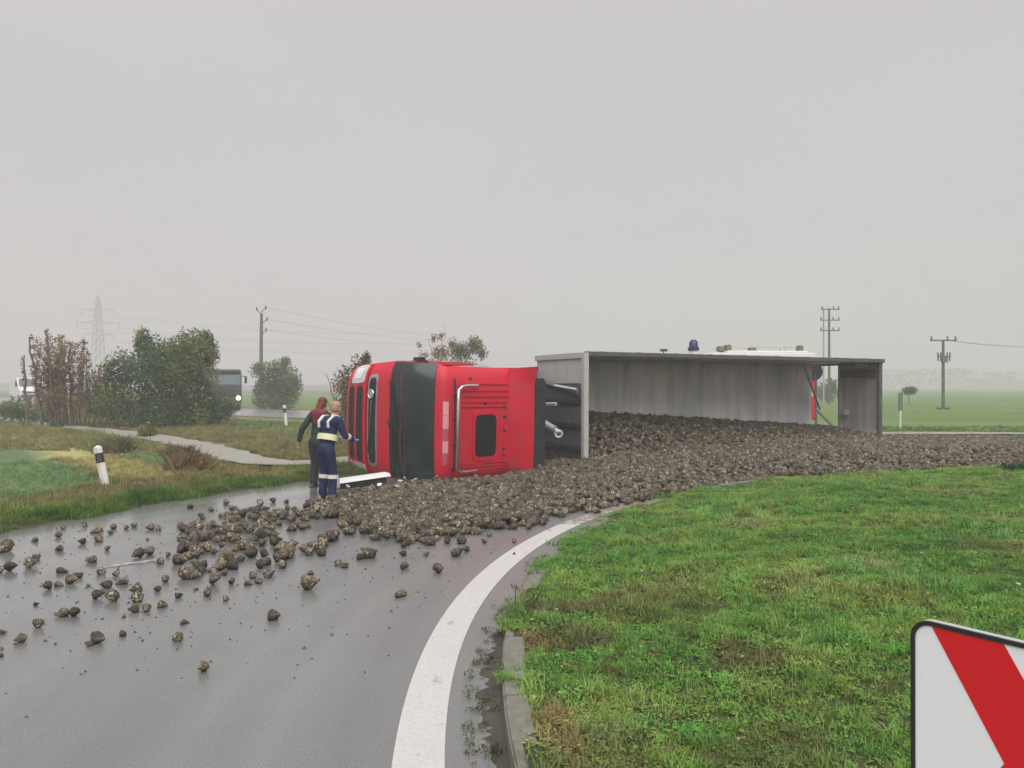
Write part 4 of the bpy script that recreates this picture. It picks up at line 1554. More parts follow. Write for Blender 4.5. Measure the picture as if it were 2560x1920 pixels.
def beet_mesh(seed):
    rg = random.Random(seed)
    n, prof = 11, [(0.0, .55), (.05, .88), (.11, 1.02), (.22, 1.08), (.36, 1.04), (.52, .90), (.68, .68), (.82, .44), (.93, .26), (1.0, .16)]
    L = rg.uniform(1.1, 1.95)
    ph = [rg.uniform(0, TAU) for _ in range(6)]
    am = [rg.uniform(.05, .19) for _ in range(6)]
    bend = rg.uniform(-.25, .25)
    vs2, cs2, fs2 = [], [], []
    for a, b in prof:
        for k in range(n):
            t = TAU * k / n
            r_ = b * .5 * (1 + am[0] * math.sin(t + ph[0]) + am[1] * math.sin(2 * t + ph[1] + a * 3) + am[2] * math.sin(3 * t + ph[2] + a * 5) + am[3] * .7 * math.sin(5 * t + ph[3] + a * 9) + rg.uniform(-.075, .075))
            x = (a - .40) * L + rg.uniform(-.015, .015)
            if a == 0:
                x -= .02 * math.sin(t + ph[4])
            vs2.append((x, r_ * math.cos(t) + bend * (a - .3) ** 2 * L, r_ * math.sin(t) * rg.uniform(.96, 1.04)))
            cut = 1.0 if a < .08 else (.75 if rg.random() < .22 else (.25 if a > .5 else 0.10))
            cs2.append((cut, cut, cut))
    for i in range(len(prof) - 1):
        for k in range(n):
            fs2.append((i * n + k, i * n + (k + 1) % n, (i + 1) * n + (k + 1) % n, (i + 1) * n + k))
    fs2.append(tuple(range(n))[::-1])
    fs2.append(tuple((len(prof) - 1) * n + k for k in range(n)))
    me = bpy.data.meshes.new('sugar_beet')
    me.from_pydata(vs2, [], fs2)
    me.update()
    at = me.color_attributes.new('tint', 'FLOAT_COLOR', 'POINT')
    arr = np.ones((len(vs2), 4), dtype=np.float32)
    arr[:, :3] = cs2
    at.data.foreach_set('color', arr.ravel())
    me.polygons.foreach_set('use_smooth', [True] * len(me.polygons))
    me.materials.append(M['beet'])
    return me


BEETS = [beet_mesh(s) for s in range(40, 50)]

# loose beets seen one by one: (x, y, width) in two close views of the photograph
C4 = [(1122, 1040, 75), (540, 880, 80), (495, 905, 45), (990, 870, 75), (680, 850, 50), (1020, 785, 40), (1515, 750, 85), (1710, 580, 100), (1718, 515, 35), (1250, 655, 45), (1085, 603, 22), (1150, 625, 60),
      (215, 795, 70), (115, 880, 65), (10, 840, 40), (5, 930, 30), (5, 970, 20), (350, 735, 70), (415, 735, 70), (745, 715, 60), (808, 710, 60), (897, 690, 55), (988, 640, 45), (760, 650, 80), (755, 605, 70),
      (540, 640, 65), (625, 645, 90), (265, 590, 60), (325, 575, 45), (395, 555, 70), (440, 530, 45), (490, 583, 25), (340, 500, 50), (590, 580, 60), (640, 520, 45), (680, 560, 60), (560, 505, 60),
      (510, 440, 60), (30, 370, 95), (0, 500, 50), (60, 485, 70), (170, 465, 75), (205, 425, 50), (195, 330, 35), (320, 305, 45), (350, 262, 35), (330, 380, 45), (468, 247, 40), (455, 342, 45),
      (540, 280, 50), (545, 325, 55), (595, 380, 35), (627, 260, 45), (610, 290, 30), (700, 262, 35), (742, 250, 40), (835, 262, 50), (875, 268, 45), (765, 412, 70), (820, 400, 70), (818, 328, 18),
      (885, 450, 50), (930, 415, 35), (998, 250, 45), (1055, 145, 40), (1170, 162, 35), (1120, 205, 50), (1085, 240, 50), (1253, 125, 40), (1287, 155, 40), (1310, 215, 50), (1360, 172, 40),
      (1440, 130, 50), (1450, 175, 35), (1510, 115, 35), (1515, 172, 30), (1585, 120, 28), (1590, 155, 40), (1230, 210, 12), (1005, 330, 70), (1065, 380, 90), (990, 445, 80), (1045, 520, 100),
      (1100, 510, 60), (915, 550, 55), (870, 605, 45), (1175, 315, 55), (1260, 285, 90), (1240, 515, 45), (1190, 560, 80), (1280, 565, 45), (1370, 570, 45), (1400, 530, 50), (1430, 560, 45),
      (1490, 520, 65), (685, 755, 20), (1990, 430, 45), (2040, 412, 75), (1910, 475, 40), (1870, 460, 50), (2200, 640, 40), (200, 690, 14), (1160, 500, 40), (410, 530, 40)]
C5 = [(710, 815, 65), (735, 645, 65), (945, 665, 75), (725, 565, 50), (870, 567, 40), (1060, 560, 75), (1120, 540, 50), (1235, 490, 35), (1420, 485, 35), (1420, 565, 18), (140, 685, 35), (505, 570, 85),
      (455, 585, 50), (355, 640, 45), (310, 620, 40), (725, 515, 50), (890, 490, 80), (1000, 485, 60), (1085, 480, 80), (1265, 445, 40), (1605, 370, 50), (1510, 395, 60), (1415, 395, 60)]
items = []       # x, y, z, size, rz, kind
for (x, y, w_) in C4:
    k = 1000 / 2212
    items.append((x * k, 1200 + (y + w_ * .25) * k, w_ * k, 'road'))
for (x, y, w_) in C5:
    k = 880 / 2212
    items.append((720 + x * k, 1160 + (y + w_ * .25) * k, w_ * k, 'edge'))
SPECIAL = {0: 'round dark sugar beet lying alone nearest the foreground on the wet road', 6: 'long brown sugar beet alone on the empty wet asphalt midway to the white line',
           7: 'large tan sugar beet lying just clear of the scattered tongue of beets', 9: None}
rgb = random.Random(5)
POS = []


def rest_z(me, s, rot):
    R3 = rot.to_matrix()
    return -min((R3 @ v.co).z for v in me.vertices) * s


def put_beet(x, y, size, label, group, zbase=None, me=None):
    me = me or rgb.choice(BEETS)
    from mathutils import Euler
    rot = Euler((rgb.uniform(0, TAU), rgb.uniform(-.25, .35), rgb.uniform(0, TAU)))
    o = link('sugar_beet', me)
    o.rotation_euler = rot
    o.scale = (size,) * 3
    o.location = (x, y, (zbase or 0.0) + rest_z(me, size, rot) - .006)
    tag(o, label, 'sugar beet', group)
    return o


MORE = {4: 'single small sugar beet between the fat dark pair and the squat beet',
        5: 'tiny beet piece lying alone on the asphalt behind the squat beet',
        8: 'small sugar beet directly behind the large tan one clear of the tongue',
        9: 'small pointed sugar beet alone on asphalt, nearest below the middle of the tongue',
        12: 'round dark sugar beet behind and right of the small one at the near left',
        13: 'upright small sugar beet at the near left, last before the photo edge pieces',
        17: 'left beet of the dark touching pair on the near left asphalt',
        18: 'right beet of the dark touching pair on the near left asphalt',
        38: 'big elongated sugar beet at the left photo edge near the grass verge',
        58: 'left beet of the two big ones lying end to end behind the worn lane mark',
        59: 'right beet of the two big ones lying end to end behind the worn lane mark',
        27: 'round dark sugar beet left of the tan one on the left asphalt', 28: 'smaller beet between the round dark one and the tan one on the left',
        29: 'largest tan sugar beet of the scatter left of the worn lane mark', 61: 'small beet touching the left tip of the tongue from the lane mark side'}


def zone(x, y, qx, qy, kd):
    if kd == 'edge':
        if qx < 980:
            return 'muddy sugar beet rolled off the left part of the heap edge onto bare asphalt', 'beets off the left part of the heap edge'
        if qx < 1150:
            return 'muddy sugar beet just off the middle of the heap edge facing the road', 'beets off the middle of the heap edge'
        return 'muddy sugar beet just off the heap edge close to the white line', 'beets off the heap edge by the white line'
    if qy < 1262:
        return 'small muddy sugar beet strewn short of the people on the far asphalt', 'beets strewn short of the people'
    if qy < 1335 and qx < 260:
        return 'small sugar beet near the grass verge at the far left of the spill', 'beets near the verge at the far left'
    if qy < 1335:
        return 'muddy sugar beet strewn between the verge and the tongue of beets', 'beets between verge and tongue'
    if qx < 110:
        return 'muddy sugar beet at the left photo edge of the spill', 'beets at the left photo edge'
    if qy > 1500:
        return 'muddy sugar beet in the nearest row of the scatter', 'beets in the nearest row'
    if qx < 345 and qy < 1430:
        return 'muddy sugar beet lying around the worn lane mark', 'beets around the worn lane mark'
    if qx < 430:
        return 'muddy sugar beet in the clump in front of the worn lane mark', 'beets in front of the worn lane mark'
    if qy < 1420:
        return 'muddy sugar beet packed into the tongue left of the heap', 'beets packed into the tongue'
    return 'muddy sugar beet loose along the near side of the tongue', 'beets along the near side of the tongue'


loose = []
for (x, y, w_, kd) in items:
    p = px(x, y)
    s = w_ / FPX * p.y * .90
    s = max(.028, min(.14, s * .78))
    loose.append((p.x, p.y, s, kd, x, y))
for i, (x, y, s, kd, qx, qy) in enumerate(loose):
    lab = SPECIAL.get(i)
    if i == 3:
        lab = 'dark squat sugar beet left of the lone foreground beet and a little farther'
    elif i == 1:
        lab = 'fat dark sugar beet at the near left with a smaller one touching it'
    elif i == 2:
        lab = 'smaller sugar beet touching the fat dark one at the near left'
    if i == len(C4):
        lab = 'round dark sugar beet standing alone on asphalt farthest towards the white line'
    if i == len(C4) + 2:
        lab = 'blocky dark sugar beet on bare asphalt between the heap and the white line'
    if not lab:
        lab = MORE.get(i)
    if lab:
        put_beet(x, y, s, lab, 'loose beets scattered on the road')
    else:
        lab, grp = zone(x, y, qx, qy, kd)
        put_beet(x, y, s, lab, grp)
# a few crumbs of earth
n_loose = len(loose)

# ---- the tongue and the heap
TONGUE = [px(435, 1345), px(500, 1300), px(620, 1275), px(735, 1268), px(840, 1320), px(860, 1360), px(850, 1405), px(730, 1418), px(600, 1432), px(500, 1445), px(430, 1420)]
HOLE = [px(770, 1300), px(850, 1300), px(862, 1345), px(780, 1345)]
edge_px = [(722, 1282), (772, 1255), (860, 1232), (998, 1214), (1110, 1206), (1250, 1200)]
HEAP = [px(*q) for q in edge_px]
HEAP += [Vector((-.2, 16.6, 0)), Vector((.6, 18.2, 0)), Vector((.9, 19.4, 0))]
# behind the trailer mouth is handled by the load; then the far road edge on the right
rear_top = MTr @ Vector((-TRL, 0, TRD))
rear_floor = MTr @ Vector((-TRL, 0, 0.0))
front_floor = MTr @ Vector((0, 0, .05))
HEAP += [Vector((rear_floor.x, rear_floor.y, 0)), Vector((rear_floor.x + 1.2, rear_floor.y + .3, 0)), Vector((CX - .6, CY + 19.2, 0)), Vector((16.0, CY + 18.6, 0)), Vector((21.0, CY + 16.8, 0)), Vector((21, 15.5, 0))]
for a in (70, 78, 86, 94, 102, 110, 118, 124, 129):
    rr_ = {70: 11.2, 78: 11.1, 86: 11.0, 94: 11.1, 102: 11.5, 110: 11.7, 118: 12.0, 124: 12.3, 129: 12.75}[a]
    HEAP.append(Vector((CX + rr_ * math.cos(R(a)), CY + rr_ * math.sin(R(a)), 0)))
HEAP += [px(*q) for q in [(1525, 1275), (1496, 1283), (1416, 1293), (1317, 1321), (1177, 1341), (1058, 1361), (975, 1369), (919, 1361), (859, 1337), (800, 1320), (745, 1300)]]
HP = [(p.x, p.y) for p in HEAP]
MTi = MTr.inverted()


def heap_h(x, y):
    """height of the heap's surface above the road"""
    x, y = np.asarray(x, float), np.asarray(y, float)
    ins = in_poly(x, y, HP)
    e = np.where(ins, poly_dist(x, y, HP), 0)
    cap = np.interp(x, [-4, -2, 0, 2, 5, 9, 14, 22], [.08, .09, .13, .22, .34, .46, .42, .34])
    r = np.hypot(x - CX, y - CY)
    h = np.minimum(.05 + .22 * e, cap)
    h = np.where(x > 3.0, np.minimum(h, .10 + .42 * np.clip(e - .1, 0, 3)), h)
    cx_ = np.zeros_like(x)
    # trailer load
    dx, dy = x - OT.x, y - OT.y
    s = -(dx * Ft.x + dy * Ft.y)
    t = dx * Ut.x + dy * Ut.y
    inside = (s > .02) & (s < TRL + .1) & (t > 0) & (t < TRD)
    wall = np.interp(s, [0, 1, 5, 9.2], [1.20, 1.22, .95, .66])
    mouth = np.interp(s, [0, 1.5, 5, 9.2], [.26, .36, .46, .52])
    k = np.clip(t / TRD, 0, 1)
    load = wall + (mouth - wall) * k ** 1.25
    h = np.where(inside, load, h)
    # apron just outside the mouth
    out = (s > -.1) & (s < TRL) & (t >= TRD) & (t < TRD + 1.6)
    ap = mouth * (1 - (t - TRD) / 1.6) + h * ((t - TRD) / 1.6)
    h = np.where(out & ins, np.maximum(h, ap), h)
    # the front of the bulkhead and the cab keep it low
    return h * np.where(ins | inside, 1, 0)


def cab_clear(x, y):
    """False inside the tractor's own footprint and behind the bulkhead"""
    dx, dy = x - O.x, y - O.y
    f_ = dx * F.x + dy * F.y
    z_ = dx * U.x + dy * U.y
    cab_in = (f_ > -1.75) & (f_ < .55) & (z_ > .2) & (z_ < 3.12)
    dx, dy = x - OT.x, y - OT.y
    s = -(dx * Ft.x + dy * Ft.y)
    t = dx * Ut.x + dy * Ut.y
    wall = ((np.abs(s) < .09) & (t > 0) & (t < TRD + .1)) | (t < .06) & (s > -.5)
    return ~(cab_in | wall)


def heap_points():
    sp = .088
    gx, gy = np.meshgrid(np.arange(-6, 20.5, sp), np.arange(8.4, 26, sp))
    x = gx.ravel() + rng.uniform(-.45, .45, gx.size) * sp
    y = gy.ravel() + rng.uniform(-.45, .45, gx.size) * sp
    ok = (in_poly(x, y, HP) | (heap_h(x, y) > .3)) & cab_clear(x, y) & (np.abs(x) < .80 * y + 1) & ~in_poly(x, y, [(p.x, p.y) for p in HOLE])
    x, y = x[ok], y[ok]
    h = heap_h(x, y)
    r = np.hypot(x - CX, y - CY)
    gz = np.where(r < R_KERB - .02, island_z(np.arctan2(y - CY, x - CX), r), np.where(r > 19.5, BZ, 0))
    e = poly_dist(x, y, HP)
    # thin the very rim so that it ends ragged
    wr_ = np.where(x < -.5, .75, .35)
    rim = (e < wr_) & (rng.random(len(x)) < .75 * (1 - e / wr_)) & (h < .3) & (y < 14.2)
    rim |= (e < .35) & (rng.random(len(x)) < .55 * (1 - e / .35)) & (h < .3)
    k = ~rim
    x, y, h, gz = x[k], y[k], h[k], gz[k]
    size = rng.uniform(.062, .108, len(x)) * np.where(y > 17, 1.08, 1.0)
    z = gz + np.maximum(h - size * .55 + rng.uniform(-.035, .035, len(x)), size * .42)
    P = [np.stack([x, y, z, size], -1)]
    # a second layer below, showing through the gaps
    low = (h > .10) & (h < .4) & (rng.random(len(x)) < .6)
    P.append(np.stack([x[low] + rng.uniform(-.05, .05, low.sum()), y[low] + rng.uniform(-.05, .05, low.sum()), gz[low] + size[low] * .42, size[low]], -1))
    P = np.concatenate(P)
    # the tongue: a single, broken layer
    tx, ty = rng.uniform(-6.5, -2, 1300), rng.uniform(6, 13.5, 1300)
    tp_ = [(p.x, p.y) for p in TONGUE]
    ok = in_poly(tx, ty, tp_) & (fnoise(tx * 1.6, ty * 1.6, 31) > .42) & ~in_poly(tx, ty, [(p.x, p.y) for p in HOLE])
    tx, ty = tx[ok], ty[ok]
    keepi = []
    allx = list(zip([l[0] for l in loose], [l[1] for l in loose], [l[2] for l in loose]))
    for i in range(len(tx)):
        if all((tx[i] - a) ** 2 + (ty[i] - b) ** 2 > (.080) ** 2 for a, b, _ in allx):
            keepi.append(i)
            allx.append((tx[i], ty[i], .1))
    tx, ty = tx[keepi], ty[keepi]
    sz = rng.uniform(.06, .11, len(tx))
    T = np.stack([tx, ty, sz * .45, sz], -1)
    return P, T


HPTS, TPTS = heap_points()
# those that show largest are things of their own, the rest one heap
n_single = 300 - n_loose
allp = np.concatenate([TPTS, HPTS])
is_t = np.arange(len(allp)) < len(TPTS)
app = allp[:, 3] / allp[:, 1]
app = np.where(is_t, app * 10, app)
top_layer = allp[:, 2] - np.where(is_t, 0, heap_h(allp[:, 0], allp[:, 1])) > -.12
app = np.where(top_layer, app, 0)
order = np.argsort(-app)
single, rest = order[:n_single], order[n_single:]
for i in single:
    x, y, z, s = allp[i]
    if is_t[i]:
        if y > 11.3:
            put_beet(x, y, s, 'muddy sugar beet on the far side of the broken tongue towards the people', 'beets on the far side of the tongue')
        elif x < -3.9:
            put_beet(x, y, s, 'muddy sugar beet in the left tip of the broken tongue', 'beets in the left tip of the tongue')
        elif x < -3.0:
            put_beet(x, y, s, 'muddy sugar beet in the thick middle of the broken tongue', 'beets in the middle of the tongue')
        else:
            put_beet(x, y, s, 'muddy sugar beet where the broken tongue joins the main heap', 'beets where the tongue joins the heap')
    else:
        side_ = ('left', 'left') if x < -2.2 else (('middle', 'middle') if x < -1.2 else ('right', 'right'))
        o = put_beet(x, y, s, 'muddy sugar beet in the %s part of the front rows of the heap' % side_[0], 'beets in the %s front rows of the heap' % side_[1])
        o.location.z = max(o.location.z, z)
q = allp[rest]
rot = np.stack([rng.uniform(0, TAU, len(q)), rng.uniform(-.5, .5, len(q)), rng.uniform(0, TAU, len(q))], -1)
ho = scatter('beet_heap', q[:, :3], rot, np.repeat(q[:, 3:4], 3, 1), None, [lib_obj('beet_shape', me) for me in BEETS], rng.integers(0, len(BEETS), len(q)))
tag(ho, 'long heap of muddy sugar beets spilled from the trailer across the road', 'beet heap', kind='stuff')


def heap_core():  # added dark sheet below the beets, keeps the gaps between them dark
    sp = .16
    xs, ys = np.arange(-6, 20.5, sp), np.arange(8.4, 26.5, sp)
    gx, gy = np.meshgrid(xs, ys)
    h = heap_h(gx.ravel(), gy.ravel())
    r = np.hypot(gx.ravel() - CX, gy.ravel() - CY)
    z = np.where(r < R_KERB, island_z(np.arctan2(gy.ravel() - CY, gx.ravel() - CX), np.minimum(r, R_KERB)), 0) + h - .13
    ok = (h > .12) & cab_clear(gx.ravel(), gy.ravel()) & (gx.ravel() < .80 * gy.ravel() + .8)
    v = np.stack([gx.ravel(), gy.ravel(), z], -1)
    idx = np.arange(v.shape[0]).reshape(gx.shape)
    okg = ok.reshape(gx.shape)
    f = np.stack([idx[:-1, :-1], idx[:-1, 1:], idx[1:, 1:], idx[1:, :-1]], -1)
    m_ = okg[:-1, :-1] & okg[:-1, 1:] & okg[1:, 1:] & okg[1:, :-1]
    f = f[m_]
    used, invx = np.unique(f.ravel(), return_inverse=True)
    me = np_mesh('heap_underlay', v[used], invx.reshape(-1, 4), M['mud'], smooth=True)
    o = link('heap_underlay', me)
    tag(o, 'added dark sheet under the spilled beets closing the gaps of the heap', 'soil', kind='stuff')


heap_core()


# crumbs of earth and leaf on the wet road
def crumbs():
    n = 900
    mb = MB()
    for i in range(n):
        if random.random() < .6:
            c = random.choice(loose)
            x, y = c[0] + random.gauss(0, .35), c[1] + random.gauss(0, .35)
        else:
            y = random.uniform(5, 14)
            x = random.uniform(-.62, .1) * y
        r_ = math.hypot(x - CX, y - CY)
        if r_ < 13.2 or r_ > 19.1:
            continue
        s = random.uniform(.004, .014) * (1.6 if random.random() < .1 else 1)
        t = random.uniform(0, 6)
        vs2 = [(x + s * math.cos(t + k * 2.1) * random.uniform(.6, 1.3), y + s * math.sin(t + k * 2.1) * random.uniform(.6, 1.3), .0005) for k in range(3)] + [(x, y, s * random.uniform(.5, 1.1))]
        mb.add(vs2, [(0, 1, 3), (1, 2, 3), (2, 0, 3)])
    tag(mb.build('earth_crumbs', M['mud'], smooth=0), 'crumbs of dark earth sprinkled over the wet asphalt', 'soil', kind='stuff')


crumbs()

# ================================================================== people


def capsule(mb, p0, p1, r0, r1, n=10):
    p0, p1 = Vector(p0), Vector(p1)
    d = (p1 - p0)
    L = d.length
    d = d / (L or 1)
    pts, rs = [], []
    for a in (0.15, .5, .87):
        pts.append(p0 - d * r0 * math.cos(math.asin(a)))
        rs.append(r0 * a)
    pts.append(p0)
    rs.append(r0)
    pts.append(p1)
    rs.append(r1)
    for a in (.87, .5, .15):
        pts.append(p1 + d * r1 * math.cos(math.asin(a)))
        rs.append(r1 * a)
    mb.tube(pts, rs, n)


def fused(mb, name, mat, parent, voxel=.014, smooth=6):
    me = mb.mesh(name, 180)
    o = bpy.data.objects.new(name, me)
    COL.objects.link(o)
    md = o.modifiers.new('r', 'REMESH')
    md.mode = 'VOXEL'
    md.voxel_size = voxel
    md.use_smooth_shade = True
    ms = o.modifiers.new('s', 'SMOOTH')
    ms.factor = .5
    ms.iterations = smooth
    dg = bpy.context.evaluated_depsgraph_get()
    me2 = bpy.data.meshes.new_from_object(o.evaluated_get(dg))
    bpy.data.objects.remove(o)
    me2.name = name
    me2.materials.clear()
    me2.materials.append(mat)
    return link(name, me2, parent)


def hand_bones(mb, wrist, direction, side_dir, s=1.0, curl=.5, thumb=1):
    """palm, four unequal curled fingers and a thumb"""
    d = Vector(direction).normalized()
    sd = Vector(side_dir).normalized()
    nrm = d.cross(sd).normalized()
    w = Vector(wrist)
    for k in range(4):
        base = w + d * .075 * s + sd * (-.027 + .018 * k) * s
        capsule(mb, w + sd * (-.015 + .01 * k) * s, base, .016 * s, .012 * s, 8)
        L = (.060, .070, .064, .050)[k] * s
        m1 = base + (d * math.cos(curl * .5) + nrm * math.sin(curl * .5)) * L * .5
        m2 = m1 + (d * math.cos(curl * 1.4) + nrm * math.sin(curl * 1.4)) * L * .5
        capsule(mb, base, m1, .0088 * s, .008 * s, 7)
        capsule(mb, m1, m2, .008 * s, .0068 * s, 7)
    tb = w + d * .025 * s - sd * .026 * s * thumb
    tm = tb + (d * .6 - sd * .7 * thumb + nrm * .35).normalized() * .035 * s
    te = tm + (d * .9 - sd * .2 * thumb + nrm * .4).normalized() * .03 * s
    capsule(mb, tb, tm, .011 * s, .0095 * s, 7)
    capsule(mb, tm, te, .0095 * s, .008 * s, 7)


def person(loc, face, height, label, spec):
    """local x = the way the person faces, y = left, z = up"""
    root = empty('person', loc, face)
    tag(root, label, 'person')
    k = height / 1.75
    V = lambda x, y, z: Vector((x * k, y * k, z * k))
    lean = spec.get('lean', .1)          # trunk bend forward
    hipz = .90
    hip = V(0, 0, hipz)
    chest = V(math.sin(lean) * .42, 0, hipz + math.cos(lean) * .42)
    neck = V(math.sin(lean) * .55, 0, hipz + math.cos(lean) * .55)
    hb = lean + spec.get('nod', .3)
    head = neck + V(math.sin(hb) * .17, 0, math.cos(hb) * .17)
    ankle = {s: V(*spec['foot'][0 if s > 0 else 1], .08) for s in (1, -1)}
    knee = {s: (V(0, s * .09, hipz - .06) + ankle[s]) / 2 + V(.05, 0, 0) for s in (1, -1)}
    sh_ = {s: chest + V(math.sin(lean) * .05, s * .185, .06) for s in (1, -1)}
    el = {s: V(*spec['elbow'][0 if s > 0 else 1]) for s in (1, -1)}
    wr = {s: V(*spec['wrist'][0 if s > 0 else 1]) for s in (1, -1)}
    # the body: head, neck, arms, hands, trunk and legs in one surface
    b = MB()
    hd = [(head + V(0, 0, .035), .095 * k), (head + V(.018, 0, -.035), .074 * k), (head + V(.045, 0, -.075), .045 * k)]
    for c, r_ in hd:
        b.ball(c, (r_ * 1.05, r_ * .84, r_ * 1.06), 14, 10)
    fx = V(math.sin(0), 0, 0)
    capsule(b, head + V(.098, 0, .005), head + V(.118, 0, -.022), .011 * k, .015 * k, 8)       # nose
    capsule(b, head + V(.088, -.018, -.058), head + V(.088, .018, -.058), .010 * k, .010 * k, 8)     # lips
    for s in (1, -1):
        b.ball(head + V(.0, s * .080, -.005), (.020 * k, .012 * k, .032 * k), 8, 6)
    capsule(b, neck - V(0, 0, .04), head - V(.01, 0, .05), .058 * k, .052 * k)
    capsule(b, chest, hip, .085 * k, .085 * k)
    for s in (1, -1):
        capsule(b, chest + V(0, 0, .05), sh_[s], .06 * k, .055 * k)
        capsule(b, sh_[s], el[s], .045 * k, .037 * k)
        capsule(b, el[s], wr[s], .036 * k, .026 * k)
        d = (wr[s] - el[s]).normalized()
        hand_bones(b, wr[s] + d * .01, d, spec['hand_side'][0 if s > 0 else 1], .98 * k, spec.get('curl', .7), s)
        capsule(b, hip + V(0, s * .085, -.05), knee[s], .065 * k, .05 * k)
        capsule(b, knee[s], ankle[s], .05 * k, .038 * k)
    body = fused(b, 'body', M['skin'], root, .0085, 3)
    for s in (1, -1):
        MB().ball(head + V(.092, s * .033, .010), .0125 * k, 8, 6).build('eye', M['black'], body)
    # hair
    h = MB()
    h.ball(head + V(-.012, 0, .062), (.104 * k, .092 * k, .088 * k), 14, 10)
    h.ball(head + V(-.045, 0, .012), (.075 * k, .088 * k, .085 * k), 14, 10)
    if spec.get('long_hair'):
        capsule(h, head + V(-.06, 0, .0), neck + V(-.09, .05, -.06), .075 * k, .055 * k)
        capsule(h, head + V(-.04, .06, .0), neck + V(-.03, .10, -.08), .05 * k, .04 * k)
    fused(h, 'hair', spec['hair'], root, .012, 3)
    # jacket: trunk and sleeves
    j = MB()
    for q in np.linspace(0, 1, 6):
        c = hip.lerp(chest, q) + V(0, 0, -.05 * (1 - q))
        wd = .178 - .012 * math.sin(q * 3.1) + spec.get('bulk', 0)
        j.ball(c, (.135 * k, wd * k, .10 * k), 16, 8)
    j.ball(chest + V(-.01, 0, .03), (.135 * k, .20 * k, .12 * k), 16, 8)
    for s in (1, -1):
        capsule(j, chest + V(0, s * .10, .07), sh_[s], .085 * k, .075 * k)
        capsule(j, sh_[s], el[s], .074 * k, .060 * k)
        capsule(j, el[s], el[s].lerp(wr[s], .92), .060 * k, .047 * k)
    capsule(j, neck + V(-.02, -.03, -.05), neck + V(-.02, .03, -.05), .075 * k, .075 * k)
    jk = fused(j, 'jacket', spec['jacket'], root, .014, 4)
    # trousers
    t = MB()
    t.ball(hip + V(0, 0, -.02), (.135 * k, .178 * k, .14 * k), 16, 8)
    for s in (1, -1):
        capsule(t, hip + V(0, s * .085, -.05), knee[s], .108 * k, .080 * k)
        capsule(t, knee[s], ankle[s] + V(0, 0, .03), .082 * k, .072 * k)
        capsule(t, ankle[s] + V(.0, 0, .06), ankle[s] + V(.01, 0, .0), .078 * k, .074 * k)
    tr = fused(t, 'trousers', spec['trousers'], root, .014, 4)
    for s in (1, -1):
        f_ = MB()
        capsule(f_, ankle[s] + V(-.03, 0, -.035), ankle[s] + V(.13, s * .015, -.045), .045 * k, .034 * k)
        capsule(f_, ankle[s] + V(0, 0, -.02), ankle[s] + V(0, 0, .03), .05 * k, .05 * k)
        f_.box(ankle[s] + V(.045, s * .006, -.068), (.27 * k, .088 * k, .024 * k))
        fused(f_, 'shoe', spec['shoe'], root, .010, 2)

    def ring(c, ax, ra, rb, w_, name, mat, par):
        """a flat reflective band round a limb or the trunk"""
        ax = Vector(ax).normalized()
        a_ = Vector((1, 0, 0)) - ax * ax.x
        a_.normalize()
        b_ = ax.cross(a_)
        n = 28
        vs2, fs2 = [], []
        for i in range(n):
            tt = TAU * i / n
            e_ = a_ * math.cos(tt) * ra + b_ * math.sin(tt) * rb
            e2 = a_ * math.cos(tt) * (ra - .012) + b_ * math.sin(tt) * (rb - .012)
            vs2 += [c + e_ - ax * w_ / 2, c + e_ + ax * w_ / 2, c + e2 + ax * w_ / 2, c + e2 - ax * w_ / 2]
        for i in range(n):
            i2 = (i + 1) % n
            for q in range(4):
                fs2.append((i * 4 + q, i * 4 + (q + 1) % 4, i2 * 4 + (q + 1) % 4, i2 * 4 + q))
        mb = MB().add(vs2, fs2)
        return mb.build(name, mat, par)
    return root, dict(hip=hip, chest=chest, neck=neck, head=head, knee=knee, ankle=ankle, el=el, wr=wr, sh=sh_, k=k, V=V, ring=ring, jacket=jk, trousers=tr, body=body)


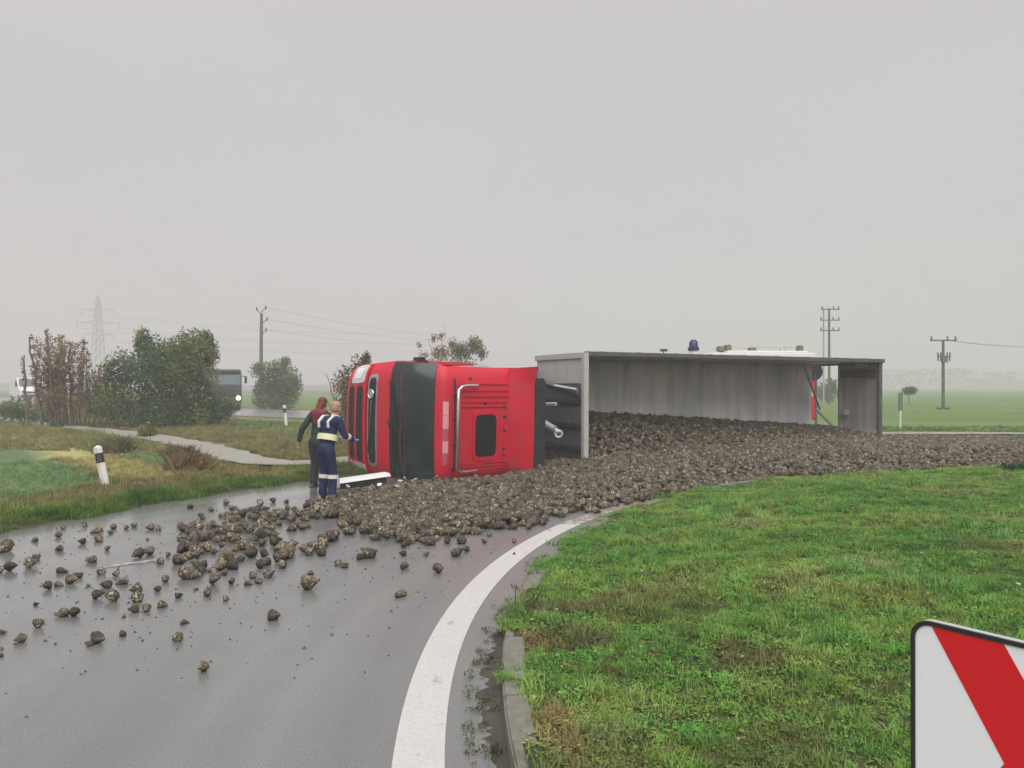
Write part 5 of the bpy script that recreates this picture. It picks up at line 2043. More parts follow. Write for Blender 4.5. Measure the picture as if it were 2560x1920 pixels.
# the one in navy overalls, seen from behind
pA = px(812, 1250)
rA, q = person((pA.x, pA.y + .06, 0), R(56), 1.60, 'person in navy overalls with wide reflective bands leaning towards the red cab',
               dict(lean=.26, nod=.45, foot=((.02, .10), (.06, -.10)), elbow=((.18, .27, 1.13), (.20, -.27, 1.10)), wrist=((.42, .20, 1.06), (.44, -.22, 1.02)),
                    hand_side=((0, 1, .3), (0, 1, -.3)), hair=M['blond'], jacket=M['navy'], trousers=M['navy'], shoe=M['shoe'], bulk=-.008))
k = q['k']
ax = (q['chest'] - q['hip']).normalized()
q['ring'](q['hip'].lerp(q['chest'], .42), ax, .153 * k, .205 * k, .095, 'reflective_band', M['hivis'], q['jacket'])
for s in (1, -1):
    sp_ = MB()
    pts = [q['chest'] + q['V'](-.155, s * .115, -.06), q['chest'] + q['V'](-.165, s * .11, .05), q['sh'][s] + q['V'](-.06, -s * .06, .085), q['sh'][s] + q['V'](.04, -s * .06, .085), q['chest'] + q['V'](.155, s * .11, .03)]
    for a_, b_ in zip(pts, pts[1:]):
        sp_.beam(a_, b_, .055, .022, (0, 0, 1) if abs((b_ - a_).normalized().z) < .8 else (1, 0, 0))
    fused(sp_, 'shoulder_tape', M['pale_band'], q['jacket'], .009, 3)
    q['ring'](q['el'][s].lerp(q['wr'][s], .25), q['wr'][s] - q['el'][s], .066 * k, .066 * k, .06, 'sleeve_band', M['hivis'], q['jacket'])
    q['ring'](q['knee'][s] + Vector((0, 0, -.06)), q['ankle'][s] - q['knee'][s], .094 * k, .094 * k, .06, 'knee_band', M['pale_band'], q['trousers'])
    gl = MB()
    d = (q['wr'][s] - q['el'][s]).normalized()
    hand_bones(gl, q['wr'][s] + d * .005, d, ((0, 1, .3), (0, 1, -.3))[0 if s > 0 else 1], 1.12 * k, .7, s)
    capsule(gl, q['wr'][s] - d * .05, q['wr'][s], .046 * k, .042 * k)
    fused(gl, 'glove', M['blue_glove'], rA, .008, 2)

# the one in the dark green jacket, farther off
pB = px(800, 1222)
rB, q = person((pB.x - .10, pB.y + .25, 0), R(74), 1.62, 'person in dark green jacket and maroon hood beside the navy overalls',
               dict(lean=.20, nod=.35, foot=((.0, .09), (.08, -.09)), elbow=((-.06, .30, 1.12), (.12, -.25, 1.12)), wrist=((-.06, .37, .88), (.34, -.16, 1.05)),
                    hand_side=((1, 0, 0), (0, 1, 0)), hair=M['redhair'], jacket=M['dark_green'], trousers=M['dark_cloth'], shoe=M['shoe'], long_hair=True, bulk=-.01))
hd_ = MB()
V = q['V']
capsule(hd_, q['neck'] + V(-.10, -.08, -.03), q['neck'] + V(-.10, .08, -.03), .085, .085)
capsule(hd_, q['neck'] + V(-.12, 0, -.03), q['neck'] + V(-.13, 0, -.20), .10, .075)
for s in (1, -1):
    capsule(hd_, q['neck'] + V(-.07, s * .06, -.05), q['sh'][s] + V(0, -s * .07, .06), .07, .055)
capsule(hd_, q['neck'] + V(.02, -.09, -.04), q['neck'] + V(.02, .09, -.04), .07, .07)
fused(hd_, 'hood', M['maroon'], q['jacket'], .012, 4)

# ================================================================== roadside things


def post_delineator(loc, h, lean, label, group):
    r_ = empty('marker_post', loc)
    r_.rotation_euler = lean
    tag(r_, label, 'marker post', group)
    sec = [(-.065, -.02), (.0, -.055), (.065, -.02), (.055, .035), (-.055, .035)]
    b_ = MB().prism([(a * 1.0, b * 1.0) for a, b in sec], 0, h * .64, 'z')
    b_.build('post_body', M['post_white'], r_, bevel=.006)
    MB().prism([(a * 1.012, b * 1.012) for a, b in sec], h * .642, h * .85, 'z').build('black_band', M['black'], r_, bevel=.005)
    c_ = MB().prism(sec, h * .852, h * .97, 'z')
    c_.add([(a, b, h * .972) for a, b in sec] + [(0, 0, h * 1.02)], [(0, 1, 5), (1, 2, 5), (2, 3, 5), (3, 4, 5), (4, 0, 5)])
    c_.build('post_cap', M['post_white'], r_)
    MB().box((0, -.042, h * .745), (.045, .012, .13), Matrix.Rotation(0, 4, 'X')).build('reflector', M['silver'], r_, bevel=.004)
    return r_


p = px(268, 1226, .05)
post_delineator((p.x, p.y, .02), .79, (0, R(-11), R(10)), 'white roadside marker post with black band leaning on the left verge', 'marker posts')
p = px(716, 1065, .06)
post_delineator((p.x, p.y, .05), .92, (0, R(-6), 0), 'distant white marker post by the main road behind the bushes', 'marker posts')


def chevron_sign():
    d = Vector((.58, -.8146, 0))
    nrm = Vector((-.8146, -.58, 0))
    up = Vector((0, 0, 1))
    start = Vector((.895, 1.80, 1.03 - .254))
    L, H = .97, .508
    Ms = Matrix(((d.x, nrm.x, 0, start.x), (d.y, nrm.y, 0, start.y), (0, 0, 1, start.z), (0, 0, 0, 1)))
    r_ = empty('chevron_sign', M=Ms)
    tag(r_, 'white board with red chevrons and rounded dark rim at the lower right', 'traffic sign')

    def rr(x0, z0, x1, z1, rad_, n=7):
        pts = []
        for cx_, cz_, a0 in ((x1 - rad_, z1 - rad_, 0), (x0 + rad_, z1 - rad_, 90), (x0 + rad_, z0 + rad_, 180), (x1 - rad_, z0 + rad_, 270)):
            for i in range(n + 1):
                a = R(a0 + 90 * i / n)
                pts.append((cx_ + rad_ * math.cos(a), cz_ + rad_ * math.sin(a)))
        return pts
    outer, inner = rr(0, 0, L, H, .042), rr(.0095, .0095, L - .0095, H - .0095, .034)
    MB().prism(outer, -.020, .0, 'y').build('backing_tray', M['galv'], r_, bevel=.002)
    # dark rim as a ring
    n = len(outer)
    rim = MB()
    vs2 = [(x, .0005, z) for x, z in outer] + [(x, .006, z) for x, z in outer] + [(x, .006, z) for x, z in inner] + [(x, .0005, z) for x, z in inner]
    fs2 = []
    for i in range(n):
        j = (i + 1) % n
        fs2 += [(i, j, n + j, n + i), (n + i, n + j, 2 * n + j, 2 * n + i), (2 * n + i, 2 * n + j, 3 * n + j, 3 * n + i)]
    rim.add(vs2, fs2)
    rim.build('rim', M['sign_black'], r_, smooth=40)
    face = MB().prism(inner, .0006, .0030, 'y').build('face', M['sign_white'], r_, smooth=0)
    # red chevrons, point to the right, flat film
    x0, wd, run, pitch = .046, .146, .147, .292
    for c in range(3):
        a = x0 + c * pitch
        zt, zb, zm = H - .0100, .0100, H / 2
        for (za, zc) in ((zt, zm), (zb, zm)):
            pts = [(a, za), (a + wd, za), (a + wd + run, zc), (a + run, zc)]
            lim = L - .012
            if any(p_[0] > lim for p_ in pts):
                pts = [(min(p_[0], lim), p_[1]) for p_ in pts]
            MB().prism(pts, .0032, .0042, 'y').build('chevron', M['sign_red'], face, smooth=0)
    for x_ in (.16, .81):
        MB().tube([(x_, -.055, -.776), (x_, -.055, H - .05)], .030, 14).build('post', M['galv'], r_)
        MB().box((x_, -.03, H * .72), (.10, .03, .03)).box((x_, -.03, H * .25), (.10, .03, .03)).build('clamp', M['galv'], r_)


chevron_sign()


def simple_post(p, h, r_, parent, mat=None, name='post'):
    return MB().tube([p, Vector(p) + Vector((0, 0, h))], r_, 8).build(name, mat or M['galv'], parent)


# sign seen edge-on in the field on the right
p = px(2251, 1072, .05)
so = empty('road_sign', (p.x, p.y, BZ))
tag(so, 'narrow grey-green road sign seen edge-on right of the trailer', 'traffic sign')
simple_post((0, 0, 0), .75, .035, so, M['post_white'])
MB().box((0, 0, 1.08), (.17, .05, .74)).build('sign_plate', M['green_sign'], so, bevel=.01)
# sign pole with a brace, seen through the trailer's open end
p = at_depth(2040, 1100, 26.5)
so = empty('round_sign', (p.x, p.y, BZ), R(40))
tag(so, 'round traffic sign on a dark braced pole seen through the open end of the trailer', 'traffic sign')
MB().tube([(0, 0, 0), (0, 0, 2.1)], .04, 10).build('post', M['dark_steel'], so)
MB().tube([(-.03, .07, 2.22), (.03, .07, 2.22)], .30, 24).build('sign_plate', M['soot'], so)
MB().tube([(.05, .0, .95), (.4, -.85, -.03)], .04, 8).build('brace', M['dark_steel'], so)


# ------------------------------------------------------------------ trees and shrubs


def leaf_cloud(blobs, n, size, cols, seed, droop=0.0, shell=.55):
    """leaf faces spread through soft uneven blobs: (x, y, z, rx, ry, rz, weight)"""
    rg = np.random.default_rng(seed)
    wts = np.array([b[6] for b in blobs], float)
    which = rg.choice(len(blobs), n, p=wts / wts.sum())
    B = np.array([b[:6] for b in blobs])[which]
    d = rg.normal(size=(n, 3))
    d /= np.linalg.norm(d, axis=1)[:, None]
    rad_ = (shell + (1 - shell) * rg.random(n)) * (.82 + .45 * (fnoise(d[:, 0] * 2.5 + which * 3.1, d[:, 1] * 2.5 + d[:, 2] * 2.1, seed, 3)))
    c = B[:, :3] + d * B[:, 3:6] * rad_[:, None]
    c = c[c[:, 2] > .05]
    n = len(c)
    # twig-like clumping: pull leaves to a few hundred twig points
    k = max(20, n // 14)
    tw = c[rg.integers(0, n, k)]
    pick = rg.integers(0, k, n)
    close = np.linalg.norm(c - tw[pick], axis=1)
    s = size * rg.uniform(.55, 1.4, n)
    u = rg.normal(size=(n, 3))
    u /= np.linalg.norm(u, axis=1)[:, None]
    w = np.cross(u, rg.normal(size=(n, 3)))
    w /= np.linalg.norm(w, axis=1)[:, None]
    u *= s[:, None]
    w *= (s * .55)[:, None]
    v = np.stack([c - u, c - w * .9 - u * .1, c + u, c + w * .9 - u * .1], 1).reshape(-1, 3)
    f = np.arange(n * 4).reshape(-1, 4)
    t = fnoise(c[:, 0] * 1.3 + 7, c[:, 2] * 1.3 + c[:, 1] * .9, seed + 3, 3)
    t = np.clip((t - .25) * 2 + rg.normal(0, .14, n), 0, 1)
    col = lerp_cols(t, cols)
    col = np.repeat(col * rg.uniform(.75, 1.25, (n, 1)), 4, 0)
    return v, f, col


def limb_mesh(paths):
    mb = MB()
    for pts, r0, r1 in paths:
        n = len(pts)
        mb.tube(pts, [r0 + (r1 - r0) * i / (n - 1) for i in range(n)], 7)
    return mb


def wander(p0, p1, n, jit, rg):
    p0, p1 = Vector(p0), Vector(p1)
    out = []
    for i in range(n + 1):
        t = i / n
        q = p0.lerp(p1, t)
        if 0 < i:
            q += Vector((rg.uniform(-jit, jit), rg.uniform(-jit, jit), rg.uniform(-jit, jit) * .5))
        out.append(q)
    return out


def plant(name, label, cat, loc, blobs, nleaf, lsize, cols, limbs, seed, group=None, shell=.55, crown='crown', trunk='trunk', extra=None):
    root = empty(name, loc)
    tag(root, label, cat, group)
    rg = random.Random(seed)
    paths = []
    for (a, b, r0, r1) in limbs:
        paths.append((wander(a, b, 6, .06 * (Vector(b) - Vector(a)).length / 2, rg), r0, r1))
    limb_mesh(paths).build(trunk, M['bark'], root, smooth=60)
    v, f, c = leaf_cloud(blobs, nleaf, lsize, cols, seed, shell=shell)
    if extra is not None:
        v2, f2, c2 = extra
        f = np.concatenate([f, f2 + len(v)])
        v = np.concatenate([v, v2])
        c = np.concatenate([c, c2])
    me = np_mesh(crown, v, f, M['leaf'], cols=c)
    link(crown, me, root)
    return root


GREEN = [(0, (.048, .090, .046)), (.5, (.085, .150, .060)), (.8, (.155, .200, .065)), (1, (.26, .25, .08))]
OLIVE = [(0, (.035, .050, .022)), (.5, (.075, .090, .035)), (1, (.15, .14, .06))]
BROWN = [(0, (.13, .10, .06)), (.5, (.27, .185, .115)), (.8, (.35, .235, .14)), (1, (.30, .27, .13))]
MIXED = [(0, (.065, .12, .055)), (.5, (.13, .19, .08)), (1, (.23, .23, .10))]

# the big dense bush: base about 33 m away
b0 = px(425, 1074)
blobs = []
for (x, y, w_, h_, wt) in [(330, 985, 95, 90, 1.6), (420, 975, 110, 110, 2), (478, 985, 75, 95, 1.7), (430, 925, 95, 60, 1.6), (375, 895, 55, 55, .8), (350, 860, 24, 40, .35), (455, 900, 70, 60, 1), (495, 870, 55, 45, .7), (520, 888, 24, 40, .35),
                           (310, 930, 40, 55, .6), (430, 1040, 120, 50, 1.3), (395, 1055, 60, 25, .5), (530, 1035, 50, 45, .6), (500, 850, 22, 25, .25), (556, 1022, 32, 30, .4), (290, 1020, 60, 50, .7)]:
    c = at_depth(x, y, b0.y) - b0
    k = b0.y / FPX
    blobs.append((c.x, random.uniform(-.6, .6), max(.15, c.z), w_ * k, w_ * k * .9, h_ * k, wt))
limbs = [((random.uniform(-.6, .6), random.uniform(-.4, .4), 0), (random.uniform(-2, 2), random.uniform(-.8, .8), random.uniform(1.8, 3.3)), .06, .012) for _ in range(14)]
plant('dense_bush', 'big dense dark green bush with olive tips beside the pale path', 'bush', (b0.x, b0.y, BZ), blobs, 30000, .062, GREEN, limbs, 3, shell=.35)

# reddish brown shrub with upright stems, left of it
b1 = px(165, 1070)
k = b1.y / FPX
blobs, limbs = [], []
rg = random.Random(9)
for i in range(26):
    x = rg.uniform(80, 275)
    top = {0: 0}.get(i, None) or (830 + 75 * abs((x - 140) / 130) ** 1.2 + rg.uniform(0, 70))
    a = at_depth(x * .75 + 42, 1068, b1.y) - b1
    b = at_depth(x, top, b1.y) - b1
    yy_ = rg.uniform(-.9, .9)
    limbs.append(((a.x, yy_, 0), (b.x, yy_ + rg.uniform(-.3, .3), b.z), .028, .010))
    for q in np.linspace(.3, 1, 9):
        blobs.append((a.x + (b.x - a.x) * q + rg.uniform(-.06, .06), yy_ + rg.uniform(-.1, .1), b.z * q, .17, .17, .22, 1.0 - .55 * q))
for (x0, y0, x1, y1) in [(100, 985, 78, 848), (125, 1000, 115, 832), (165, 980, 158, 845), (180, 970, 176, 862), (70, 930, 55, 900)]:
    a, b = at_depth(x0, y0, b1.y) - b1, at_depth(x1, y1, b1.y) - b1
    limbs.append(((a.x + .1, 0, 0), (b.x, 0, b.z), .075, .03))
    for q in np.linspace(.4, 1, 7):
        blobs.append((a.x + (b.x - a.x) * q, 0, b.z * q, .12, .12, .18, .35))
plant('upright_shrub', 'reddish brown shrub with tall upright stems left of the dense bush', 'shrub', (b1.x, b1.y, BZ), blobs, 15000, .050, BROWN, limbs, 21, shell=.1)
# low green growth between and before them
for (x, y, w_, h_, lab, cols, sd) in [(230, 1045, 75, 60, 'low green bush between the brown shrub and the dense bush', MIXED, 31), (60, 1055, 110, 55, 'low spreading green bush at the left edge below the white van', MIXED, 32),
                                      (372, 1092, 24, 30, 'small dark green bush on the near edge of the pale path', GREEN, 33), (148, 1068, 12, 16, 'tiny dark green bush on the pale path at left', GREEN, 34)]:
    b = px(x, y + 6)
    k = b.y / FPX
    bl = [(rg.uniform(-.6, .6) * w_ * k, rg.uniform(-.4, .4), rg.uniform(.25, .7) * h_ * k, w_ * k * .5, w_ * k * .45, h_ * k * .5, 1) for _ in range(6)]
    plant('low_bush', lab, 'bush', (b.x, b.y, BZ), bl, int(500 + 22 * w_), .07, cols, [((0, 0, 0), (rg.uniform(-.4, .4) * w_ * k, 0, h_ * k * .7), .02, .008) for _ in range(4)], sd, shell=.2)

# dry grass clumps by the marker post
for (x, y, w_, h_, cols, lab, sd, ls) in [(470, 1165, 62, 62, [(0, (.10, .085, .045)), (.5, (.22, .155, .08)), (1, (.30, .20, .10))], 'straw coloured clump of dry grass beside the pale path', 41, .10),
                                          (290, 1120, 58, 48, [(0, (.09, .095, .05)), (.5, (.18, .165, .085)), (1, (.25, .21, .11))], 'grey-brown weed clump behind the marker post', 42, .09),
                                          (450, 1140, 40, 45, [(0, (.085, .08, .05)), (.5, (.16, .14, .08)), (1, (.22, .185, .10))], 'dark dry weed clump left of the straw coloured clump', 43, .09)]:
    b = px(x, y + h_ * .45)
    k = b.y / FPX
    bl = [(rg.uniform(-.7, .7) * w_ * k, rg.uniform(-.2, .2), rg.uniform(.2, .55) * h_ * k, w_ * k * .35, .25, h_ * k * .45, 1) for _ in range(7)]
    n = 700
    rgn = np.random.default_rng(sd)
    bx_, by_ = rgn.normal(0, .33, n) * w_ * k, rgn.normal(0, .2, n)
    hh = h_ * k * rgn.uniform(.4, 1.1, n) * np.exp(-(bx_ / (w_ * k)) ** 2)
    dx_ = rgn.normal(0, .18, n)
    wv = rgn.uniform(.004, .009, n)
    v = np.stack([np.stack([bx_ - wv, by_, np.zeros(n)], -1), np.stack([bx_ + wv, by_, np.zeros(n)], -1), np.stack([bx_ + dx_ * .5 + wv, by_, hh * .6], -1), np.stack([bx_ + dx_, by_, hh], -1)], 1).reshape(-1, 3)
    c = np.repeat(lerp_cols(rgn.random(n), cols), 4, 0)
    plant('weed_clump', lab, 'weeds', (b.x, b.y, BZ), bl, 250, .05, cols, [((0, 0, 0), (.1, 0, h_ * k * .6), .008, .004)], sd, shell=.2, crown='blades', trunk='stem', extra=(v, np.arange(n * 4).reshape(-1, 4), c))

# tree on the left beside the pole
b2 = px(692, 1026)
k = b2.y / FPX
bl = []
for (x, y, w_, h_, wt) in [(695, 975, 55, 50, 2), (715, 945, 40, 35, 1), (665, 930, 35, 25, .5), (690, 1005, 58, 24, 1.2), (738, 975, 22, 35, .5), (640, 920, 14, 18, .15), (712, 905, 14, 14, .2), (655, 985, 25, 40, .6), (700, 920, 30, 20, .4)]:
    c = at_depth(x, y, b2.y) - b2
    bl.append((c.x, rg.uniform(-.5, .5), max(.2, c.z), w_ * k, w_ * k * .9, h_ * k, wt))
plant('round_tree', 'pale green round tree on the far side of the main road beside the dark pole', 'tree', (b2.x, b2.y, BZ), bl, 10000, .085, MIXED,
      [((0, 0, 0), (.1, 0, 2.2), .12, .05)] + [((0, 0, .8), (rg.uniform(-1.4, 1.4), rg.uniform(-.6, .6), rg.uniform(1.8, 3.2)), .05, .015) for _ in range(7)], 51, shell=.3)

# brown bush behind the cab front, and the crown that shows above the cab
b3 = px(862, 1085)
k = b3.y / FPX
bl = []
for (x, y, w_, h_, wt) in [(870, 965, 40, 45, 1), (905, 925, 30, 35, .5), (870, 1030, 45, 45, 1), (905, 980, 40, 60, 1), (920, 900, 12, 18, .15), (900, 1050, 60, 40, .9)]:
    c = at_depth(x, y, b3.y) - b3
    bl.append((c.x, rg.uniform(-.4, .4), max(.2, c.z), w_ * k, w_ * k * .9, h_ * k, wt))
plant('brown_bush', 'brownish bush half hidden behind the bumper of the overturned truck', 'bush', (b3.x, b3.y, BZ), bl, 6500, .055,
      [(0, (.11, .10, .06)), (.5, (.21, .165, .10)), (1, (.28, .21, .13))], [((0, 0, 0), (rg.uniform(-.8, .8), 0, rg.uniform(1.2, 2.6)), .03, .01) for _ in range(7)], 52, shell=.2)
b4 = at_depth(1130, 1050, 42)
b4.z = 0
k = 42 / FPX
bl = []
for (x, y, w_, h_, wt) in [(1150, 880, 34, 26, 1.2), (1188, 866, 22, 24, .8), (1100, 885, 22, 22, .5), (1132, 862, 14, 16, .2), (1060, 892, 20, 14, .12), (1085, 850, 14, 14, .10), (1105, 845, 12, 12, .08), (1052, 868, 10, 12, .05), (1205, 885, 16, 20, .3), (1130, 930, 90, 45, 2.5), (1130, 985, 70, 40, 1.5)]:
    c = at_depth(x, y, 42) - b4
    bl.append((c.x, rg.uniform(-.5, .5), max(.2, c.z), w_ * k, w_ * k, h_ * k, wt))
plant('thin_tree', 'thin leafed tree showing above the roof of the red cab', 'tree', (b4.x, b4.y, BZ), bl, 6500, .065,
      [(0, (.10, .14, .06)), (.5, (.19, .22, .10)), (.85, (.28, .22, .12)), (1, (.34, .22, .14))],
      [((0, 0, 0), (.2, 0, 2.3), .10, .05)] + [((.1, 0, 1.6), (x_, 0, z_), .035, .008) for x_, z_ in ((-1.3, 4.1), (-.6, 4.3), (.5, 3.9), (1.1, 4.0), (1.5, 3.4), (-1.7, 3.4))], 53, shell=.2)

# bush at the foot of the double pole, little bush in the field
b5 = px(2068, 1008)
k = b5.y / FPX
bl = [(0, 0, .9, 1.1, 1, 1.0, 1), (.4, 0, 1.6, .8, .8, .9, .7), (-.5, 0, 1.3, .7, .7, .8, .6)]
plant('field_bush', 'hazy green bush at the foot of the double pole', 'bush', (b5.x, b5.y, BZ), bl, 1600, .14, MIXED, [((0, 0, 0), (.1, 0, 1.5), .05, .02)], 54, shell=.3)
b6 = at_depth(2272, 1002, 78)
b6.z = 0
bl = [(0, 0, 1.25, .75, .7, .42, 1), (.2, 0, 1.4, .5, .5, .3, .6)]
plant('small_round_tree', 'tiny round tree standing alone in the green field', 'tree', (b6.x, b6.y, BZ), bl, 900, .10, [(0, (.06, .075, .05)), (1, (.11, .12, .08))], [((0, 0, 0), (0, 0, 1.2), .05, .03)], 55, shell=.3)
# weeds at the far right on the island
b7 = px(2545, 1190, .25)
bl = [(0, 0, .14, .38, .3, .16, 1), (.35, 0, .17, .3, .3, .18, 1), (-.3, .05, .08, .2, .2, .1, .5)]
plant('weed_clump', 'dark green leafy weed clump at the right edge in front of the beets', 'weeds', (b7.x, b7.y, .22), bl, 900, .045, [(0, (.03, .075, .03)), (.6, (.05, .11, .04)), (1, (.09, .15, .05))], [((0, 0, 0), (.05, 0, .2), .008, .004)], 56, shell=.1, crown='blades', trunk='stem')

# far woods, one mass on the hazy horizon
N = 42000
rgn = np.random.default_rng(77)
xx = rgn.uniform(-800, 800, N)
prof = fnoise(xx / 60.0, xx * 0 + 3.3, 71, 4)
lump = np.where((xx > 250) & (xx < 320), 7, 0) + np.where((xx > 330) & (xx < 350), 5, 0)
hh = np.where(xx > 60, 5 + 9 * np.clip(prof - .25, 0, 1) + lump, 2 + 5 * np.clip(prof - .35, 0, 1))
cc = np.stack([xx, 560 + rgn.uniform(-12, 12, N), hh * rgn.random(N) ** .8], -1)
s = rgn.uniform(.45, 1.1, N)
u = rgn.normal(size=(N, 3))
u /= np.linalg.norm(u, axis=1)[:, None]
w = np.cross(u, rgn.normal(size=(N, 3)))
w /= np.linalg.norm(w, axis=1)[:, None]
u, w = u * s[:, None], w * s[:, None]
v = np.stack([cc - u, cc - w, cc + u, cc + w], 1).reshape(-1, 3)
me = np_mesh('distant_woods', v, np.arange(N * 4).reshape(-1, 4), M['leaf'], cols=np.repeat(lerp_cols(rgn.random(N), [(0, (.035, .05, .035)), (1, (.07, .085, .05))]), 4, 0))
tag(link('distant_woods', me), 'line of woods and village trees far off in the haze', 'woods', kind='stuff')

# ------------------------------------------------------------------ poles, pylons, wires


def insul(mb, p, h=.22):
    mb.tube([p, Vector(p) + Vector((0, 0, h))], [.05, .045], 6)


# dark wooden pole on the left
pb = at_depth(652, 1008, 80)
up = empty('utility_pole', (pb.x, pb.y, BZ))
tag(up, 'dark wooden utility pole with bracket insulators rising behind the round tree', 'utility pole')
topz = 1.8 + (965 - 785) * 80 / FPX
MB().tube([(0, 0, 0), (.06, 0, topz)], [.20, .14], 10).build('post', M['wood'], up)
k = 80 / FPX
for (dx, y) in ((12, 768), (-10, 772), (15, 797), (13, 824)):
    z = 1.8 + (965 - y) * k
    br = MB().tube([(.05, 0, z - .55), (dx * k * .7, 0, z - .28), (dx * k, 0, z - .22)], .045, 6).build('bracket', M['dark_steel'], up)
    ib = MB().tube([(dx * k, 0, z - .25), (dx * k, 0, z + .10)], [.10, .075], 8).build('insulator', M['dark_steel'], br)


def crossarm_pole(name, loc, h, arms, label, r0=.13, extra=None, twin=None):
    r_ = empty(name, loc)
    tag(r_, label, 'utility pole')
    MB().tube([(0, 0, 0), (0, 0, h)], [r0, r0 * .75], 10).build('post', M['wood'], r_)
    if twin:
        MB().tube([(twin, .3, 0), (twin, .3, h)], [r0 * .7, r0 * .5], 8).build('second_post', M['lattice'], r_)
    for (z, x0, x1) in arms:
        a_ = MB().beam((x0, 0, z), (x1, 0, z), .11, .10).build('crossarm', M['dark_steel'], r_)
        for q in (x0 + .08, (x0 + x1) / 2 + .3, x1 - .08):
            MB().tube([(q, 0, z + .05), (q, 0, z + .32)], [.07, .05], 6).build('insulator', M['dark_steel'], a_)
    return r_


kk = 77 / FPX
pb = at_depth(2073, 1010, 77)
dz = lambda y: 1.8 + (965 - y) * kk
crossarm_pole('power_pole', (pb.x, pb.y, BZ), dz(772), [(dz(775), -.75, 1.0), (dz(802), -.85, 1.0), (dz(828), -.85, 1.0)], 'tall double power pole with three crossarms above the rear of the trailer', twin=-.42)
kk = 60 / FPX
pb = at_depth(2358, 1026, 60)
rp = crossarm_pole('power_pole', (pb.x, pb.y, BZ), dz(852) if False else 1.8 + (965 - 853) * kk, [(1.8 + (965 - 853) * kk, -.95, 1.0)], 'single power pole with a switch below its crossarm in the green field', r0=.125)
sw = MB().beam((-.45, -.1, 3.95), (.45, -.1, 3.95), .10, .12)
for q in (-.42, -.22, .22, .42):
    sw.tube([(q, -.1, 3.6), (q * 1.1, -.1, 4.25)], .055, 6)
sw.box((0, -.16, 3.7), (.42, .25, .42))
sw.build('switch', M['dark_steel'], rp)
MB().box((0, 0, .06), (.7, .6, .14)).build('footing', M['mud'], rp)


def pylon(loc, H, s, label):
    r_ = empty('lattice_pylon', loc)
    tag(r_, label, 'pylon')
    mb = MB()

    def hw(z):
        return (1.25 * (1 - z / H) + .30) * s
    lv = np.linspace(0, H * .93, 11)
    th = .085 * s
    for sx, sy in ((1, 1), (1, -1), (-1, 1), (-1, -1)):
        mb.tube([(sx * hw(z), sy * hw(z), z) for z in lv] + [(0, 0, H)], th, 5)
    for i in range(len(lv) - 1):
        a, b = lv[i], lv[i + 1]
        for sy in (1, -1):
            mb.beam((-hw(a), sy * hw(a), a), (hw(b), sy * hw(b), b), th, th)
            mb.beam((hw(a), sy * hw(a), a), (-hw(b), sy * hw(b), b), th, th)
            mb.beam((sy * hw(a), -hw(a), a), (sy * hw(b), hw(b), b), th, th)
        for sy in (1, -1):
            mb.beam((-hw(b), sy * hw(b), b), (hw(b), sy * hw(b), b), th, th)
    mb.build('lattice_mast', M['lattice'], r_)
    for z, L in ((H * .60, 3.6 * s), (H * .72, 4.9 * s), (H * .85, 3.9 * s)):
        a_ = MB()
        for sd in (1, -1):
            for sy in (1, -1):
                a_.beam((sd * hw(z), sy * hw(z), z - .35 * s), (sd * L, 0, z), th, th)
                a_.beam((sd * hw(z), sy * hw(z), z + .35 * s), (sd * L, 0, z), th, th)
            for q in (.35, .65):
                a_.beam((sd * L * q, -hw(z) * (1 - q), z - .3 * s * (1 - q)), (sd * L * q, hw(z) * (1 - q), z + .3 * s * (1 - q)), th, th)
            a_.tube([(sd * L, 0, z), (sd * L, 0, z - 1.3 * s)], .1 * s, 5)
        a_.build('crossarm', M['lattice'], r_)
    return r_


P1 = at_depth(245, 1000, 215)
pylon((P1.x, P1.y, 0), 1.8 + (965 - 738) * 215 / FPX, 1.15, 'grey lattice pylon in the haze behind the reddish shrub')
P2 = at_depth(348, 1000, 420)
pylon((P2.x, P2.y, 0), 1.8 + (965 - 803) * 420 / FPX, 1.3, 'fainter lattice pylon above the dense bush')
P3 = at_depth(1112, 1000, 420)
pylon((P3.x, P3.y, 0), 1.8 + (965 - 792) * 420 / FPX, 1.3, 'faint lattice pylon above the thin tree behind the cab')


def wire(a, b, sag, r_, label, group):
    a, b = Vector(a), Vector(b)
    pts = []
    for i in range(17):
        t = i / 16
        q = a.lerp(b, t)
        q.z -= sag * 4 * t * (1 - t)
        pts.append(q)
    o = MB().tube(pts, r_, 5).build('overhead_wire', M['dark_steel'], None)
    tag(o, label, 'wire', group)


for (y0, y1) in ((768, 838), (797, 850), (824, 862)):
    a = at_depth(664, y0, 80)
    b = at_depth(1112, y1, 140)
    wire(a, b, .5, .011, 'thin overhead wire running right from the dark utility pole', 'wires of the dark utility pole')
for z_, L in ((.60, 4.1), (.72, 5.6), (.85, 4.5)):
    for sd in (-1, 1):
        h1, h2 = 26.1, 38.0
        wire((P1.x + sd * L, P1.y, h1 * z_ - 1.4), (P3.x + sd * L, P3.y, h2 * z_ - 1.6), 3.0, .028, 'faint power line hanging between the hazy pylons', 'power lines between the pylons')
a = at_depth(2376, 852, 60)
for dy in (0, 6):
    wire(a, at_depth(2700, 860 + dy, 75), .3, .012, 'thin wire running right from the single power pole', 'wires of the single power pole')

# ------------------------------------------------------------------ vehicles in the distance


def road_wheel(parent, x, y, r=.36, w_=.22):
    wh = MB().tube([(x, y - w_ / 2, r), (x, y + w_ / 2, r)], r, 18).build('wheel', M['rubber'], parent)
    MB().tube([(x, y - w_ / 2 - .01, r), (x, y + w_ / 2 + .01, r)], r * .6, 12).build('rim', M['silver'], wh)


